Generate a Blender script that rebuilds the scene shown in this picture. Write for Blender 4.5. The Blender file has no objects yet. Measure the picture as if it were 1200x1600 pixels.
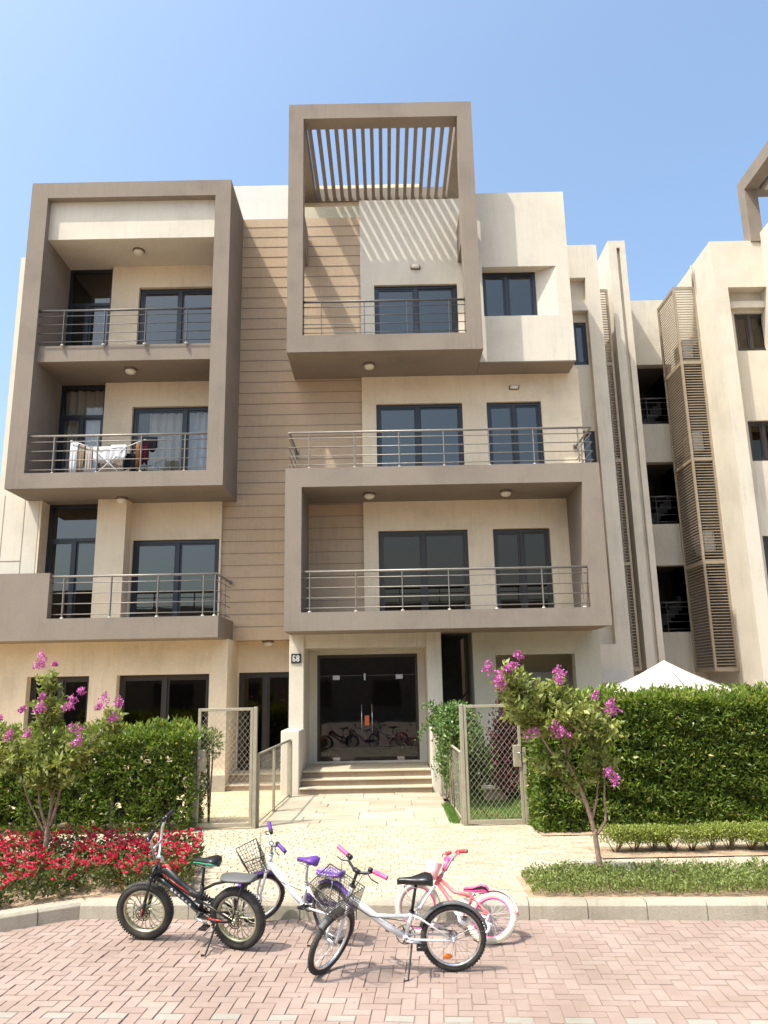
import bpy, math, random
import numpy as np
from math import sin, cos, pi, radians, sqrt, atan2, tan
from mathutils import Vector, Matrix

random.seed(7)
RNG = np.random.default_rng(11)
SC = bpy.context.scene
COL = SC.collection

# ------------------------------------------------------------------ camera, sky, sun, exposure
cam_d = bpy.data.cameras.new("camera")
cam = bpy.data.objects.new("camera", cam_d)
COL.objects.link(cam)
cam_d.sensor_fit = 'VERTICAL'
cam_d.sensor_height = 24.0
cam_d.sensor_width = 18.0
cam_d.lens = 1202.0 / 1600.0 * 24.0
cam_d.clip_start = 0.1
cam_d.clip_end = 600
_m = Matrix.Rotation(radians(90 + 12.75), 4, 'X') @ Matrix.Rotation(radians(-1.09), 4, 'Z')
cam.matrix_world = Matrix.Translation((0, 0, 2.2)) @ _m
SC.camera = cam

SUN_TO = Vector((-.452, -.338, 1.0)).normalized()      # direction towards the sun
sun_el = math.asin(SUN_TO.z)
W = bpy.data.worlds.new("World")
SC.world = W
W.use_nodes = True
nt = W.node_tree
nt.nodes.clear()
sky = nt.nodes.new('ShaderNodeTexSky')
sky.sky_type = 'NISHITA'
sky.sun_disc = False
sky.sun_elevation = sun_el
sky.sun_rotation = atan2(SUN_TO.x, SUN_TO.y)
sky.altitude = 0
sky.air_density = 1.0
sky.dust_density = 5.0
sky.ozone_density = 1.0
bg = nt.nodes.new('ShaderNodeBackground')
bg.inputs[1].default_value = 0.15
wo = nt.nodes.new('ShaderNodeOutputWorld')
tn = nt.nodes.new('ShaderNodeMix')
tn.data_type = 'RGBA'
tn.blend_type = 'MULTIPLY'
tn.inputs[0].default_value = 1
tn.inputs[7].default_value = (.93, 1.03, 1.04, 1)
nt.links.new(sky.outputs[0], tn.inputs[6])
nt.links.new(tn.outputs[2], bg.inputs[0])
nt.links.new(bg.outputs[0], wo.inputs[0])

sd = bpy.data.lights.new("sun", 'SUN')
sd.energy = 2.65
sd.angle = radians(0.55)
sd.color = (1.0, 0.95, 0.86)
sun = bpy.data.objects.new("sun", sd)
COL.objects.link(sun)
sun.rotation_euler = SUN_TO.to_track_quat('Z', 'Y').to_euler()

SC.view_settings.view_transform = 'Standard'
SC.view_settings.look = 'None'
SC.view_settings.gamma = 1
SC.view_settings.exposure = 1.12
SC.render.engine = 'CYCLES'
SC.cycles.max_bounces = 8
SC.cycles.transparent_max_bounces = 16

# ------------------------------------------------------------------ materials
def lin(c):
    return tuple(((x / 255) / 12.92 if x / 255 <= .04045 else ((x / 255 + .055) / 1.055) ** 2.4) for x in c)

def new_mat(name):
    m = bpy.data.materials.new(name)
    m.use_nodes = True
    n = m.node_tree
    n.nodes.clear()
    out = n.nodes.new('ShaderNodeOutputMaterial')
    return m, n, out

def node(n, t, **kw):
    x = n.nodes.new(t)
    for k, v in kw.items():
        setattr(x, k, v)
    return x

def noise(n, vec, scale, detail=4, rough=.6):
    t = node(n, 'ShaderNodeTexNoise')
    t.inputs['Scale'].default_value = scale
    t.inputs['Detail'].default_value = detail
    t.inputs['Roughness'].default_value = rough
    if vec is not None:
        n.links.new(vec, t.inputs['Vector'])
    return t.outputs['Fac']

def ramp(n, fac, stops):
    r = node(n, 'ShaderNodeValToRGB')
    e = r.color_ramp.elements
    while len(e) < len(stops):
        e.new(.5)
    for i, (p, c) in enumerate(stops):
        e[i].position = p
        e[i].color = (*c[:3], 1)
    n.links.new(fac, r.inputs[0])
    return r.outputs[0]

def mixc(n, f, a, b, mode='MIX'):
    x = node(n, 'ShaderNodeMix', data_type='RGBA', blend_type=mode)
    for sock, val in ((x.inputs[0], f), (x.inputs[6], a), (x.inputs[7], b)):
        if isinstance(val, (float, int)):
            sock.default_value = val
        elif isinstance(val, tuple):
            sock.default_value = (*val[:3], 1)
        else:
            n.links.new(val, sock)
    return x.outputs[2]

def plain(name, c, rough=.6, metal=0.0, spec=.5, vary=.12, vscale=6, bump=0.0, bscale=80, coat=0):
    m, n, out = new_mat(name)
    p = node(n, 'ShaderNodeBsdfPrincipled')
    tc = node(n, 'ShaderNodeTexCoord').outputs['Object']
    f = noise(n, tc, vscale)
    d = tuple(x * (1 - vary) for x in c)
    u = tuple(min(1, x * (1 + vary)) for x in c)
    n.links.new(ramp(n, f, [(.3, d), (.7, u)]), p.inputs['Base Color'])
    p.inputs['Roughness'].default_value = rough
    p.inputs['Metallic'].default_value = metal
    p.inputs['Specular IOR Level'].default_value = spec
    p.inputs['Coat Weight'].default_value = coat
    if bump:
        b = node(n, 'ShaderNodeBump')
        b.inputs['Strength'].default_value = bump
        b.inputs['Distance'].default_value = .01
        n.links.new(noise(n, tc, bscale, 3), b.inputs['Height'])
        n.links.new(b.outputs[0], p.inputs['Normal'])
    n.links.new(p.outputs[0], out.inputs[0])
    return m

def plaster(name, c, stain=.16, streak=.12, bump=.25):
    """textured render coat: fine grain, cloudy patches and faint rain streaks"""
    m, n, out = new_mat(name)
    p = node(n, 'ShaderNodeBsdfPrincipled')
    tc = node(n, 'ShaderNodeTexCoord').outputs['Object']
    a = noise(n, tc, .9, 5, .65)
    col = ramp(n, a, [(.3, tuple(x * (1 - stain) for x in c)), (.5, c), (.75, tuple(min(1, x * (1 + stain * .45)) for x in c))])
    mp = node(n, 'ShaderNodeMapping')
    mp.inputs['Scale'].default_value = (5, 5, .35)
    n.links.new(tc, mp.inputs[0])
    s = noise(n, mp.outputs[0], 2.2, 4, .7)
    sr = ramp(n, s, [(.50, (1, 1, 1)), (.78, tuple([1 - streak * 1.3, 1 - streak * 1.5, 1 - streak * 1.8]))])
    col = mixc(n, 1.0, col, sr, 'MULTIPLY')
    mp2 = node(n, 'ShaderNodeMapping')
    mp2.inputs['Scale'].default_value = (11, 11, .6)
    n.links.new(tc, mp2.inputs[0])
    s2 = noise(n, mp2.outputs[0], 1.6, 5, .75)
    big = noise(n, tc, .55, 3, .5)
    k2 = node(n, 'ShaderNodeMath', operation='MULTIPLY'); n.links.new(s2, k2.inputs[0]); n.links.new(big, k2.inputs[1])
    col = mixc(n, 1.0, col, ramp(n, k2.outputs[0], [(.30, (1, 1, 1)), (.42, (1 - streak * 2.2, 1 - streak * 2.4, 1 - streak * 2.7))]), 'MULTIPLY')
    g = noise(n, tc, 38, 3, .7)
    gr = ramp(n, g, [(.35, (.93, .93, .93)), (.65, (1.03, 1.03, 1.03))])
    col = mixc(n, 1.0, col, gr, 'MULTIPLY')
    n.links.new(col, p.inputs['Base Color'])
    p.inputs['Roughness'].default_value = .92
    p.inputs['Specular IOR Level'].default_value = .2
    b = node(n, 'ShaderNodeBump')
    b.inputs['Strength'].default_value = bump
    b.inputs['Distance'].default_value = .012
    n.links.new(noise(n, tc, 55, 4, .7), b.inputs['Height'])
    n.links.new(b.outputs[0], p.inputs['Normal'])
    n.links.new(p.outputs[0], out.inputs[0])
    return m

def attr_mat(name, stops, rough=.8, trans=0.0, bump=0.0, bscale=60, patch=None, spec=.35, sheen=None):
    """colour varies from piece to piece through the 'tint' attribute"""
    m, n, out = new_mat(name)
    p = node(n, 'ShaderNodeBsdfPrincipled')
    at = node(n, 'ShaderNodeAttribute', attribute_name='tint')
    col = ramp(n, at.outputs['Fac'], stops)
    tc = node(n, 'ShaderNodeTexCoord').outputs['Object']
    if patch:
        f = noise(n, tc, patch[0], 5, .65)
        col = mixc(n, 1.0, col, ramp(n, f, [(.35, patch[1]), (.65, (1, 1, 1))]), 'MULTIPLY')
    n.links.new(col, p.inputs['Base Color'])
    p.inputs['Roughness'].default_value = rough
    p.inputs['Specular IOR Level'].default_value = spec
    if bump:
        b = node(n, 'ShaderNodeBump')
        b.inputs['Strength'].default_value = bump
        b.inputs['Distance'].default_value = .01
        n.links.new(noise(n, tc, bscale, 4, .7), b.inputs['Height'])
        n.links.new(b.outputs[0], p.inputs['Normal'])
    if trans:
        t = node(n, 'ShaderNodeBsdfTranslucent')
        n.links.new(mixc(n, 1.0, col, (1.0, 1.0, .55), 'MULTIPLY'), t.inputs[0])
        mx = node(n, 'ShaderNodeMixShader')
        mx.inputs[0].default_value = trans
        n.links.new(p.outputs[0], mx.inputs[1])
        n.links.new(t.outputs[0], mx.inputs[2])
        n.links.new(mx.outputs[0], out.inputs[0])
    else:
        n.links.new(p.outputs[0], out.inputs[0])
    return m

def glass(name, tint, refl, rc=(1, 1, 1)):
    m, n, out = new_mat(name)
    tr = node(n, 'ShaderNodeBsdfTransparent')
    tr.inputs[0].default_value = (*tint, 1)
    gl = node(n, 'ShaderNodeBsdfGlossy')
    gl.inputs['Roughness'].default_value = .015
    gl.inputs['Color'].default_value = (*rc, 1)
    tc = node(n, 'ShaderNodeTexCoord').outputs['Object']
    b = node(n, 'ShaderNodeBump')
    b.inputs['Strength'].default_value = .05
    b.inputs['Distance'].default_value = .02
    n.links.new(noise(n, tc, 1.3, 2), b.inputs['Height'])
    n.links.new(b.outputs[0], gl.inputs['Normal'])
    lw = node(n, 'ShaderNodeLayerWeight')
    lw.inputs[0].default_value = .25
    mr = node(n, 'ShaderNodeMapRange')
    mr.inputs['To Min'].default_value = refl
    mr.inputs['To Max'].default_value = min(1, refl + .5)
    n.links.new(lw.outputs['Fresnel'], mr.inputs[0])
    mx = node(n, 'ShaderNodeMixShader')
    n.links.new(mr.outputs[0], mx.inputs[0])
    n.links.new(tr.outputs[0], mx.inputs[1])
    n.links.new(gl.outputs[0], mx.inputs[2])
    n.links.new(mx.outputs[0], out.inputs[0])
    return m

def cloth_mat(name, c, trans=.3):
    m, n, out = new_mat(name)
    p = node(n, 'ShaderNodeBsdfDiffuse')
    t = node(n, 'ShaderNodeBsdfTranslucent')
    tc = node(n, 'ShaderNodeTexCoord').outputs['Object']
    col = ramp(n, noise(n, tc, 14), [(.3, tuple(x * .9 for x in c)), (.7, c)])
    n.links.new(col, p.inputs[0])
    n.links.new(col, t.inputs[0])
    mx = node(n, 'ShaderNodeMixShader')
    mx.inputs[0].default_value = trans
    n.links.new(p.outputs[0], mx.inputs[1])
    n.links.new(t.outputs[0], mx.inputs[2])
    n.links.new(mx.outputs[0], out.inputs[0])
    return m

M = {}
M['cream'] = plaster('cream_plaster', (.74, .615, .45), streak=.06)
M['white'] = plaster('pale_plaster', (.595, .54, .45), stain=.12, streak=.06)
M['offwhite'] = plaster('offwhite_plaster', (.58, .57, .53), stain=.06, streak=.03)
M['taupe'] = plaster('taupe_plaster', (.236, .195, .159), stain=.16, streak=.045)
M['stone'] = plaster('stone_cladding', (.465, .345, .235), stain=.09, streak=.04)
M['groove'] = plain('groove', (.24, .185, .14), .9)
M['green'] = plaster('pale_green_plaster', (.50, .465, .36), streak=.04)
M['frame'] = plain('window_frame', (.018, .020, .028), .35, vary=.1)
M['frame_brown'] = plain('window_frame_brown', (.035, .028, .024), .4, vary=.1)
M['glass'] = glass('blue_glass', (.16, .17, .19), .095, (.95, .95, .92))
M['glass_clear'] = glass('clear_glass', (.88, .90, .92), .07, (.95, .95, .92))
M['glass_dark'] = glass('dark_glass', (.16, .15, .15), .05, (1, .86, .72))
M['glass_door'] = glass('entrance_glass', (.42, .39, .36), .04)
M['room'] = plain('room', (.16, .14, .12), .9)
M['rail'] = plain('railing_metal', (.235, .21, .185), .45, .35, vary=.1)
M['rail_dark'] = plain('railing_metal_dark', (.085, .08, .08), .45, .3, vary=.1)
M['base'] = plain('mortar_base', (.45, .42, .36), .9)
M['louver'] = plain('louver_metal', (.30, .24, .17), .55, .1, vary=.1)
M['lampw'] = plain('lamp_glass', (.68, .63, .52), .3)
M['lampd'] = plain('lamp_ring', (.16, .12, .09), .4, .4)
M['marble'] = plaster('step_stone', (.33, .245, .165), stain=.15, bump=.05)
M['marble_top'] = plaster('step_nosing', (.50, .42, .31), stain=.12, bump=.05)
M['floor'] = plain('lobby_floor', (.30, .26, .21), .25)
M['steel'] = plain('steel', (.6, .6, .6), .25, 1.0, vary=.05)
M['black'] = plain('black_paint', (.012, .012, .013), .35, vary=.1)
M['whitep'] = plain('white_paint', (.62, .62, .62), .35, vary=.05, coat=.3)
M['gate'] = plain('gate_paint', (.30, .265, .19), .55, .1, vary=.12, vscale=12)
M['wire'] = plain('mesh_wire', (.38, .35, .27), .5, .3, vary=.1)
M['curtain_b'] = cloth_mat('beige_curtain', (.62, .56, .46))
M['curtain_w'] = cloth_mat('white_curtain', (.76, .78, .82))
M['canvas'] = cloth_mat('parasol_canvas', (.64, .60, .52), .22)
M['gold'] = plain('gold', (.62, .36, .08), .35, .4)
M['redcloth'] = plain('red_cloth', (.16, .03, .015), .8)
M['shutter'] = plain('shutter', (.48, .47, .43), .55, vary=.06)
M['sand'] = plain('sand_soil', (.54, .41, .25), .95, vary=.22, vscale=3, bump=.8, bscale=30)
M['soil'] = plain('soil', (.36, .25, .16), .95, vary=.3, vscale=6, bump=.8, bscale=30)
M['mortar'] = plain('joint_sand', (.28, .21, .165), .95, vary=.2, vscale=3)
M['mortar_c'] = plain('joint_sand_cream', (.30, .25, .175), .95, vary=.2, vscale=3)
M['concrete'] = plaster('kerb_concrete', (.36, .32, .25), stain=.22, streak=.1, bump=.5)
M['ground'] = plain('far_ground', (.36, .31, .25), .95, vary=.2, vscale=.3)
M['bark'] = plain('bark', (.25, .165, .115), .85, vary=.35, vscale=22, bump=.6, bscale=50)
M['twig'] = plain('twig', (.15, .11, .06), .9, vary=.3, vscale=10)
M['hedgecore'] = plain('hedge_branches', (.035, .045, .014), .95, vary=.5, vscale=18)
G = lambda *c: tuple(c)
M['hedge_leaf'] = attr_mat('hedge_leaf', [(0, G(.06, .095, .016)), (.45, G(.13, .195, .03)), (.8, G(.26, .34, .052)), (.95, G(.42, .46, .09)), (1, G(.52, .44, .16))], .36, .34, spec=.5)
M['tree_leaf'] = attr_mat('tree_leaf', [(0, G(.10, .13, .03)), (.4, G(.22, .27, .06)), (.75, G(.40, .41, .12)), (1, G(.58, .48, .22))], .5, .36, spec=.5)
M['low_leaf'] = attr_mat('low_hedge_leaf', [(0, G(.13, .15, .03)), (.5, G(.24, .29, .05)), (1, G(.38, .40, .10))], .5, .28)
M['cover_leaf'] = attr_mat('cover_leaf', [(0, G(.11, .14, .035)), (.5, G(.20, .25, .065)), (1, G(.33, .36, .12))], .5, .25)
M['bed_leaf'] = attr_mat('bed_leaf', [(0, G(.05, .075, .018)), (.5, G(.10, .13, .03)), (.85, G(.17, .15, .05)), (1, G(.24, .09, .05))], .45, .2)
M['red_petal'] = attr_mat('red_petal', [(0, G(.36, .008, .03)), (.55, G(.60, .014, .065)), (1, G(.74, .08, .17))], .5, .25)
M['pink_petal'] = attr_mat('pink_petal', [(0, G(.46, .07, .34)), (.6, G(.60, .14, .47)), (1, G(.72, .32, .60))], .5, .3)
M['vine_leaf'] = attr_mat('vine_leaf', [(0, G(.06, .12, .025)), (.6, G(.12, .20, .05)), (1, G(.24, .33, .09))], .4, .25, spec=.5)
M['purple_leaf'] = attr_mat('purple_leaf', [(0, G(.035, .008, .012)), (1, G(.10, .02, .03))], .5, .1)
M['grass'] = attr_mat('grass_blade', [(0, G(.07, .16, .02)), (1, G(.17, .30, .05))], .6, .3)
M['dry_leaf'] = attr_mat('dry_leaf', [(0, G(.3, .2, .08)), (1, G(.45, .32, .16))], .7, .1)
M['brick'] = attr_mat('pink_pavers', [(0, G(.295, .215, .18)), (.35, G(.315, .232, .195)), (.7, G(.328, .246, .208)), (.93, G(.345, .265, .226)), (1, G(.315, .29, .25))], .9, bump=.45, bscale=60, patch=(1.1, (.80, .78, .75)))
M['tile'] = attr_mat('cream_pavers', [(0, G(.39, .325, .23)), (.4, G(.445, .385, .285)), (1, G(.49, .435, .34))], .9, bump=.45, bscale=60, patch=(.9, (.82, .80, .75)))
M['slab'] = attr_mat('path_slabs', [(0, G(.36, .31, .235)), (.5, G(.42, .37, .285)), (1, G(.46, .42, .34))], .8, bump=.15, bscale=30, patch=(1.6, (.86, .83, .78)))

# ------------------------------------------------------------------ mesh helpers
class MB:
    def __init__(s):
        s.v = []; s.f = []; s.sm = []; s.t = []
    def _add(s, vs, fs, smooth=False, tint=None):
        o = len(s.v)
        s.v += [tuple(x) for x in vs]
        for f in fs:
            s.f.append(tuple(i + o for i in f)); s.sm.append(smooth)
        if tint is not None or s.t:
            while len(s.t) < o: s.t.append(.5)
            s.t += [tint if tint is not None else .5] * len(vs)
        return s
    def box(s, x0, x1, y0, y1, z0, z1, tint=None):
        vs = [(x0,y0,z0),(x1,y0,z0),(x1,y1,z0),(x0,y1,z0),(x0,y0,z1),(x1,y0,z1),(x1,y1,z1),(x0,y1,z1)]
        return s._add(vs, [(0,3,2,1),(4,5,6,7),(0,1,5,4),(1,2,6,5),(2,3,7,6),(3,0,4,7)], False, tint)
    def quad(s, a, b, c, d):
        return s._add([a, b, c, d], [(0, 1, 2, 3)])
    def tube(s, path, r, n=8, closed=False, caps=True, smooth=True, flat=None, up=None):
        P = [Vector(p) for p in path]
        m = len(P)
        R = r if isinstance(r, (list, tuple)) else [r] * m
        vs = []; prev = None
        for i, p in enumerate(P):
            if closed:
                d = (P[(i + 1) % m] - P[i - 1])
            else:
                d = P[min(i + 1, m - 1)] - P[max(i - 1, 0)]
            if d.length < 1e-9: d = Vector((0, 0, 1))
            d.normalize()
            if prev is None:
                u = Vector(up) if up else (Vector((0, 0, 1)) if abs(d.z) < .9 else Vector((0, 1, 0)))
            else:
                u = prev
            u = (u - d * u.dot(d))
            if u.length < 1e-6: u = d.orthogonal()
            u.normalize(); prev = u
            w = d.cross(u)
            for k in range(n):
                a = 2 * pi * k / n
                fu = flat if flat else 1
                vs.append(p + (u * cos(a) * fu + w * sin(a)) * R[i])
        fs = []
        rng = m if closed else m - 1
        for i in range(rng):
            j = (i + 1) % m
            for k in range(n):
                l = (k + 1) % n
                fs.append((i * n + k, i * n + l, j * n + l, j * n + k))
        if caps and not closed:
            fs.append(tuple(range(n - 1, -1, -1)))
            fs.append(tuple((m - 1) * n + k for k in range(n)))
        return s._add(vs, fs, smooth)
    def ring(s, c, axis, R, r, m=36, n=8, T=None, a0=0, a1=2 * pi):
        ax = Vector(axis).normalized()
        u = ax.orthogonal().normalized() if abs(ax.y) < .99 else Vector((1, 0, 0))
        w = ax.cross(u)
        full = abs(a1 - a0 - 2 * pi) < 1e-6
        k = m if full else m + 1
        pts = [Vector(c) + (u * cos(a0 + (a1 - a0) * i / m) + w * sin(a0 + (a1 - a0) * i / m)) * R for i in range(k)]
        if T: pts = [T(p) for p in pts]
        return s.tube(pts, r, n, closed=full)
    def loft(s, rings, smooth=True, caps=True):
        n = len(rings[0]); vs = [p for r in rings for p in r]; fs = []
        for i in range(len(rings) - 1):
            for k in range(n):
                l = (k + 1) % n
                fs.append((i * n + k, i * n + l, (i + 1) * n + l, (i + 1) * n + k))
        if caps:
            fs.append(tuple(range(n - 1, -1, -1)))
            fs.append(tuple((len(rings) - 1) * n + k for k in range(n)))
        return s._add(vs, fs, smooth)
    def ball(s, c, rx, ry=None, rz=None, n=12, m=8):
        ry = ry or rx; rz = rz or rx
        rings = []
        for i in range(m + 1):
            t = -pi / 2 + pi * i / m
            cr = max(cos(t), .02)
            rings.append([(c[0] + rx * cr * cos(2 * pi * k / n), c[1] + ry * cr * sin(2 * pi * k / n), c[2] + rz * sin(t)) for k in range(n)])
        return s.loft(rings)
    def xform(s, fn):
        s.v = [tuple(fn(Vector(p))) for p in s.v]
        return s
    def build(s, name, mat, parent=None, bevel=0, loc=None):
        me = bpy.data.meshes.new(name)
        me.from_pydata(s.v, [], s.f)
        me.polygons.foreach_set('use_smooth', s.sm)
        if s.t:
            a = me.attributes.new('tint', 'FLOAT', 'POINT')
            a.data.foreach_set('value', s.t)
        me.materials.append(mat)
        me.update()
        o = bpy.data.objects.new(name, me)
        COL.objects.link(o)
        if parent is not None: o.parent = parent
        if loc: o.location = loc
        if bevel:
            b = o.modifiers.new('bevel', 'BEVEL'); b.width = bevel; b.segments = 1; b.limit_method = 'ANGLE'
        return o

def box(name, mat, parent, *b, bevel=0):
    return MB().box(*b).build(name, mat, parent, bevel)

def wall(name, mat, parent, x0, x1, z0, z1, y, th, holes=(), flip=False):
    """wall sheet with thickness facing -Y, real openings with reveals"""
    xs = sorted({x0, x1, *[min(max(h[0], x0), x1) for h in holes], *[min(max(h[1], x0), x1) for h in holes]})
    zs = sorted({z0, z1, *[min(max(h[2], z0), z1) for h in holes], *[min(max(h[3], z0), z1) for h in holes]})
    nx, nz = len(xs) - 1, len(zs) - 1
    def solid(i, k):
        if i < 0 or k < 0 or i >= nx or k >= nz: return False
        cx, cz = (xs[i] + xs[i + 1]) / 2, (zs[k] + zs[k + 1]) / 2
        return not any(h[0] < cx < h[1] and h[2] < cz < h[3] for h in holes)
    mb = MB(); y1 = y + th
    for i in range(nx):
        for k in range(nz):
            if not solid(i, k): continue
            a, b, c, d = xs[i], xs[i + 1], zs[k], zs[k + 1]
            mb.quad((a, y, c), (b, y, c), (b, y, d), (a, y, d))
            mb.quad((b, y1, c), (a, y1, c), (a, y1, d), (b, y1, d))
            if not solid(i - 1, k): mb.quad((a, y1, c), (a, y, c), (a, y, d), (a, y1, d))
            if not solid(i + 1, k): mb.quad((b, y, c), (b, y1, c), (b, y1, d), (b, y, d))
            if not solid(i, k - 1): mb.quad((a, y1, c), (b, y1, c), (b, y, c), (a, y, c))
            if not solid(i, k + 1): mb.quad((a, y, d), (b, y, d), (b, y1, d), (a, y1, d))
    return mb.build(name, mat, parent)

def tag(o, label=None, cat=None, group=None, kind=None):
    if label: o['label'] = label
    if cat: o['category'] = cat
    if group: o['group'] = group
    if kind: o['kind'] = kind
    return o

def thing(name, label, cat, loc=(0, 0, 0), group=None):
    o = bpy.data.objects.new(name, None)
    o.empty_display_size = .3
    COL.objects.link(o)
    o.location = loc
    return tag(o, label, cat, group)

def copy_tree(o, parent=None):
    c = o.copy(); COL.objects.link(c)
    if parent is not None: c.parent = parent
    for ch in list(o.children): copy_tree(ch, c)
    return c

def leaves(name, mat, parent, P, D, L, Wd, fold=.25, tint=None, droop=0, kind=None):
    """one mesh of many small pointed leaves; P positions, D directions (numpy)"""
    N = len(P)
    D = D / np.maximum(np.linalg.norm(D, axis=1, keepdims=True), 1e-6)
    R = RNG.normal(size=(N, 3))
    S = np.cross(D, R); S /= np.maximum(np.linalg.norm(S, axis=1, keepdims=True), 1e-6)
    U = np.cross(S, D)
    l = (L * RNG.uniform(.65, 1.25, N))[:, None]
    w = (Wd * RNG.uniform(.7, 1.2, N))[:, None]
    mid = P + D * l * .45
    V = np.empty((N, 4, 3))
    V[:, 0] = P
    V[:, 1] = mid + S * w * .5 + U * w * fold
    V[:, 2] = P + D * l - U * l * .12
    V[:, 3] = mid - S * w * .5 + U * w * fold
    if droop: V[:, 2, 2] -= droop
    me = bpy.data.meshes.new(name)
    me.vertices.add(N * 4); me.vertices.foreach_set('co', V.ravel())
    me.loops.add(N * 4); me.loops.foreach_set('vertex_index', np.arange(N * 4, dtype=np.int32))
    me.polygons.add(N)
    me.polygons.foreach_set('loop_start', np.arange(0, N * 4, 4, dtype=np.int32))
    me.polygons.foreach_set('loop_total', np.full(N, 4, dtype=np.int32))
    if tint is None: tint = RNG.beta(2, 2.6, N)
    a = me.attributes.new('tint', 'FLOAT', 'POINT')
    a.data.foreach_set('value', np.repeat(np.clip(tint, 0, 1), 4).astype(np.float32))
    me.materials.append(mat)
    me.update(calc_edges=True)
    o = bpy.data.objects.new(name, me)
    COL.objects.link(o)
    if parent is not None: o.parent = parent
    if kind: o['kind'] = kind
    return o

def clump_noise(P, s, seed=0):
    """cheap smooth noise in 0..1"""
    r = np.random.default_rng(seed)
    v = np.zeros(len(P))
    for i in range(6):
        k = r.normal(size=3) * s * (1 + i * .45)
        v += np.sin(P @ k + r.uniform(0, 6.28)) / (1 + i * .3)
    return .5 + v / 6.5

# ------------------------------------------------------------------ windows, railings, lamps
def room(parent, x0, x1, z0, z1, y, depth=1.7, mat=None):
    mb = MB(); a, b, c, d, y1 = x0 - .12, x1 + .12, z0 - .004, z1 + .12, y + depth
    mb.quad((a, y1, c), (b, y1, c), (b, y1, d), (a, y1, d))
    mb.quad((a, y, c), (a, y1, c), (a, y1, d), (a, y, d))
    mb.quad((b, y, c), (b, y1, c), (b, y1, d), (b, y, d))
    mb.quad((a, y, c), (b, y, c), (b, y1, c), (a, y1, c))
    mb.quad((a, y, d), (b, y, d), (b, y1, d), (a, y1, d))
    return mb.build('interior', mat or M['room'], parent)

def window(parent, x0, x1, z0, z1, y, splits=(.5,), transom=None, name='window', g='glass', fr='frame', w=.075, depth_room=1.7, wall_back=.14, sash=True):
    """frame with glazing bars; pane and interior are its sub-parts"""
    mb = MB(); yb = y + .07
    mb.box(x0, x1, y, yb, z1 - w, z1)
    mb.box(x0, x1, y, yb, z0, z0 + w)
    mb.box(x0, x0 + w, y, yb, z0 + w, z1 - w)
    mb.box(x1 - w, x1, y, yb, z0 + w, z1 - w)
    top = z1 - w
    if transom:
        mb.box(x0 + w, x1 - w, y + .003, yb - .003, transom - w * .5, transom + w * .5)
        top = transom - w * .5
    xs = [x0 + w] + [x0 + (x1 - x0) * s for s in splits] + [x1 - w]
    for s in xs[1:-1]:
        mb.box(s - w * .5, s + w * .5, y - .012, yb - .006, z0 + w, top)
    if sash:
        q = .045
        for i in range(len(xs) - 1):
            a = xs[i] + (w * .5 if i else 0); b = xs[i + 1] - (w * .5 if i < len(xs) - 2 else 0)
            yo = y + .018 + .012 * (i % 2)
            mb.box(a, b, yo, yo + .03, top - q, top); mb.box(a, b, yo, yo + .03, z0 + w, z0 + w + q)
            mb.box(a, a + q, yo, yo + .03, z0 + w + q, top - q); mb.box(b - q, b, yo, yo + .03, z0 + w + q, top - q)
    f = mb.build(name, M[fr], parent)
    p = MB()
    rx = random.uniform(-.004, .004)
    for i in range(len(xs) - 1):
        rx = random.uniform(-.006, .006)
        p.quad((xs[i], y + .04 + rx, z0 + w), (xs[i + 1], y + .04, z0 + w), (xs[i + 1], y + .04, top), (xs[i], y + .04 + rx, top))
    if transom:
        p.quad((x0 + w, y + .04, transom + w * .5), (x1 - w, y + .04, transom + w * .5), (x1 - w, y + .043, z1 - w), (x0 + w, y + .043, z1 - w))
    p.build('pane', M[g], f)
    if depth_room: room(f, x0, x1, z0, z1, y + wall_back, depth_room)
    return f

def railing(parent, x0, x1, y, z, posts, h=.85, mat='rail', ret=None, feet=True):
    """top rail and four bars; each post is a sub-part"""
    mb = MB()
    zt = z + h
    mb.tube([(x0, y, zt), (x1, y, zt)], .026, 10)
    hs = [z + .09 + (h - .22) * k / 3 for k in range(4)]
    for q in hs: mb.tube([(x0, y, q), (x1, y, q)], .0105, 6)
    if ret:
        for (xr, yb) in ret:
            mb.tube([(xr, y, zt), (xr, yb, zt)], .026, 10)
            mb.box(xr - .045, xr + .045, yb - .012, yb + .02, zt - .05, zt + .05)
            for q in hs: mb.tube([(xr, y, q), (xr, yb, q)], .0105, 6)
    else:
        for xr in (x0, x1): mb.box(xr - .01, xr + .01, y - .045, y + .045, zt - .045, zt + .045)
    r = mb.build('railing', M[mat], parent)
    def post(px, py):
        b = MB(); b.box(px - .008, px + .008, py - .022, py + .022, z, zt - .02)
        b.box(px - .006, px + .006, py + .03, py + .048, z, zt - .02)
        b.build('post', M[mat], r)
        if feet:
            c = MB(); c.loft([[(px + .038 * q * cos(2 * pi * k / 9), py + .036 * q * sin(2 * pi * k / 9), z + zz) for k in range(9)] for q, zz in ((1, -.01), (.95, .018), (.5, .034))])
            c.build('post_base', M['base'], r)
    for k in posts: post(k, y)
    if ret:
        for (xr, yb) in ret: post(xr, y + (yb - y) * .62)
    return r

def ceiling_lamp(parent, x, y, z):
    rg = [[(x + r * cos(2 * pi * k / 20), y + r * sin(2 * pi * k / 20), z - h) for k in range(20)] for r, h in ((.135, -.005), (.14, .03), (.125, .045))]
    o = MB().loft(rg).build('ceiling_lamp', M['lampd'], parent)
    rg = [[(x + r * cos(2 * pi * k / 20), y + r * sin(2 * pi * k / 20), z - h) for k in range(20)] for r, h in ((.12, .04), (.118, .07), (.095, .105), (.05, .125), (.01, .13))]
    MB().loft(rg).build('lamp_glass', M['lampw'], o)

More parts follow.
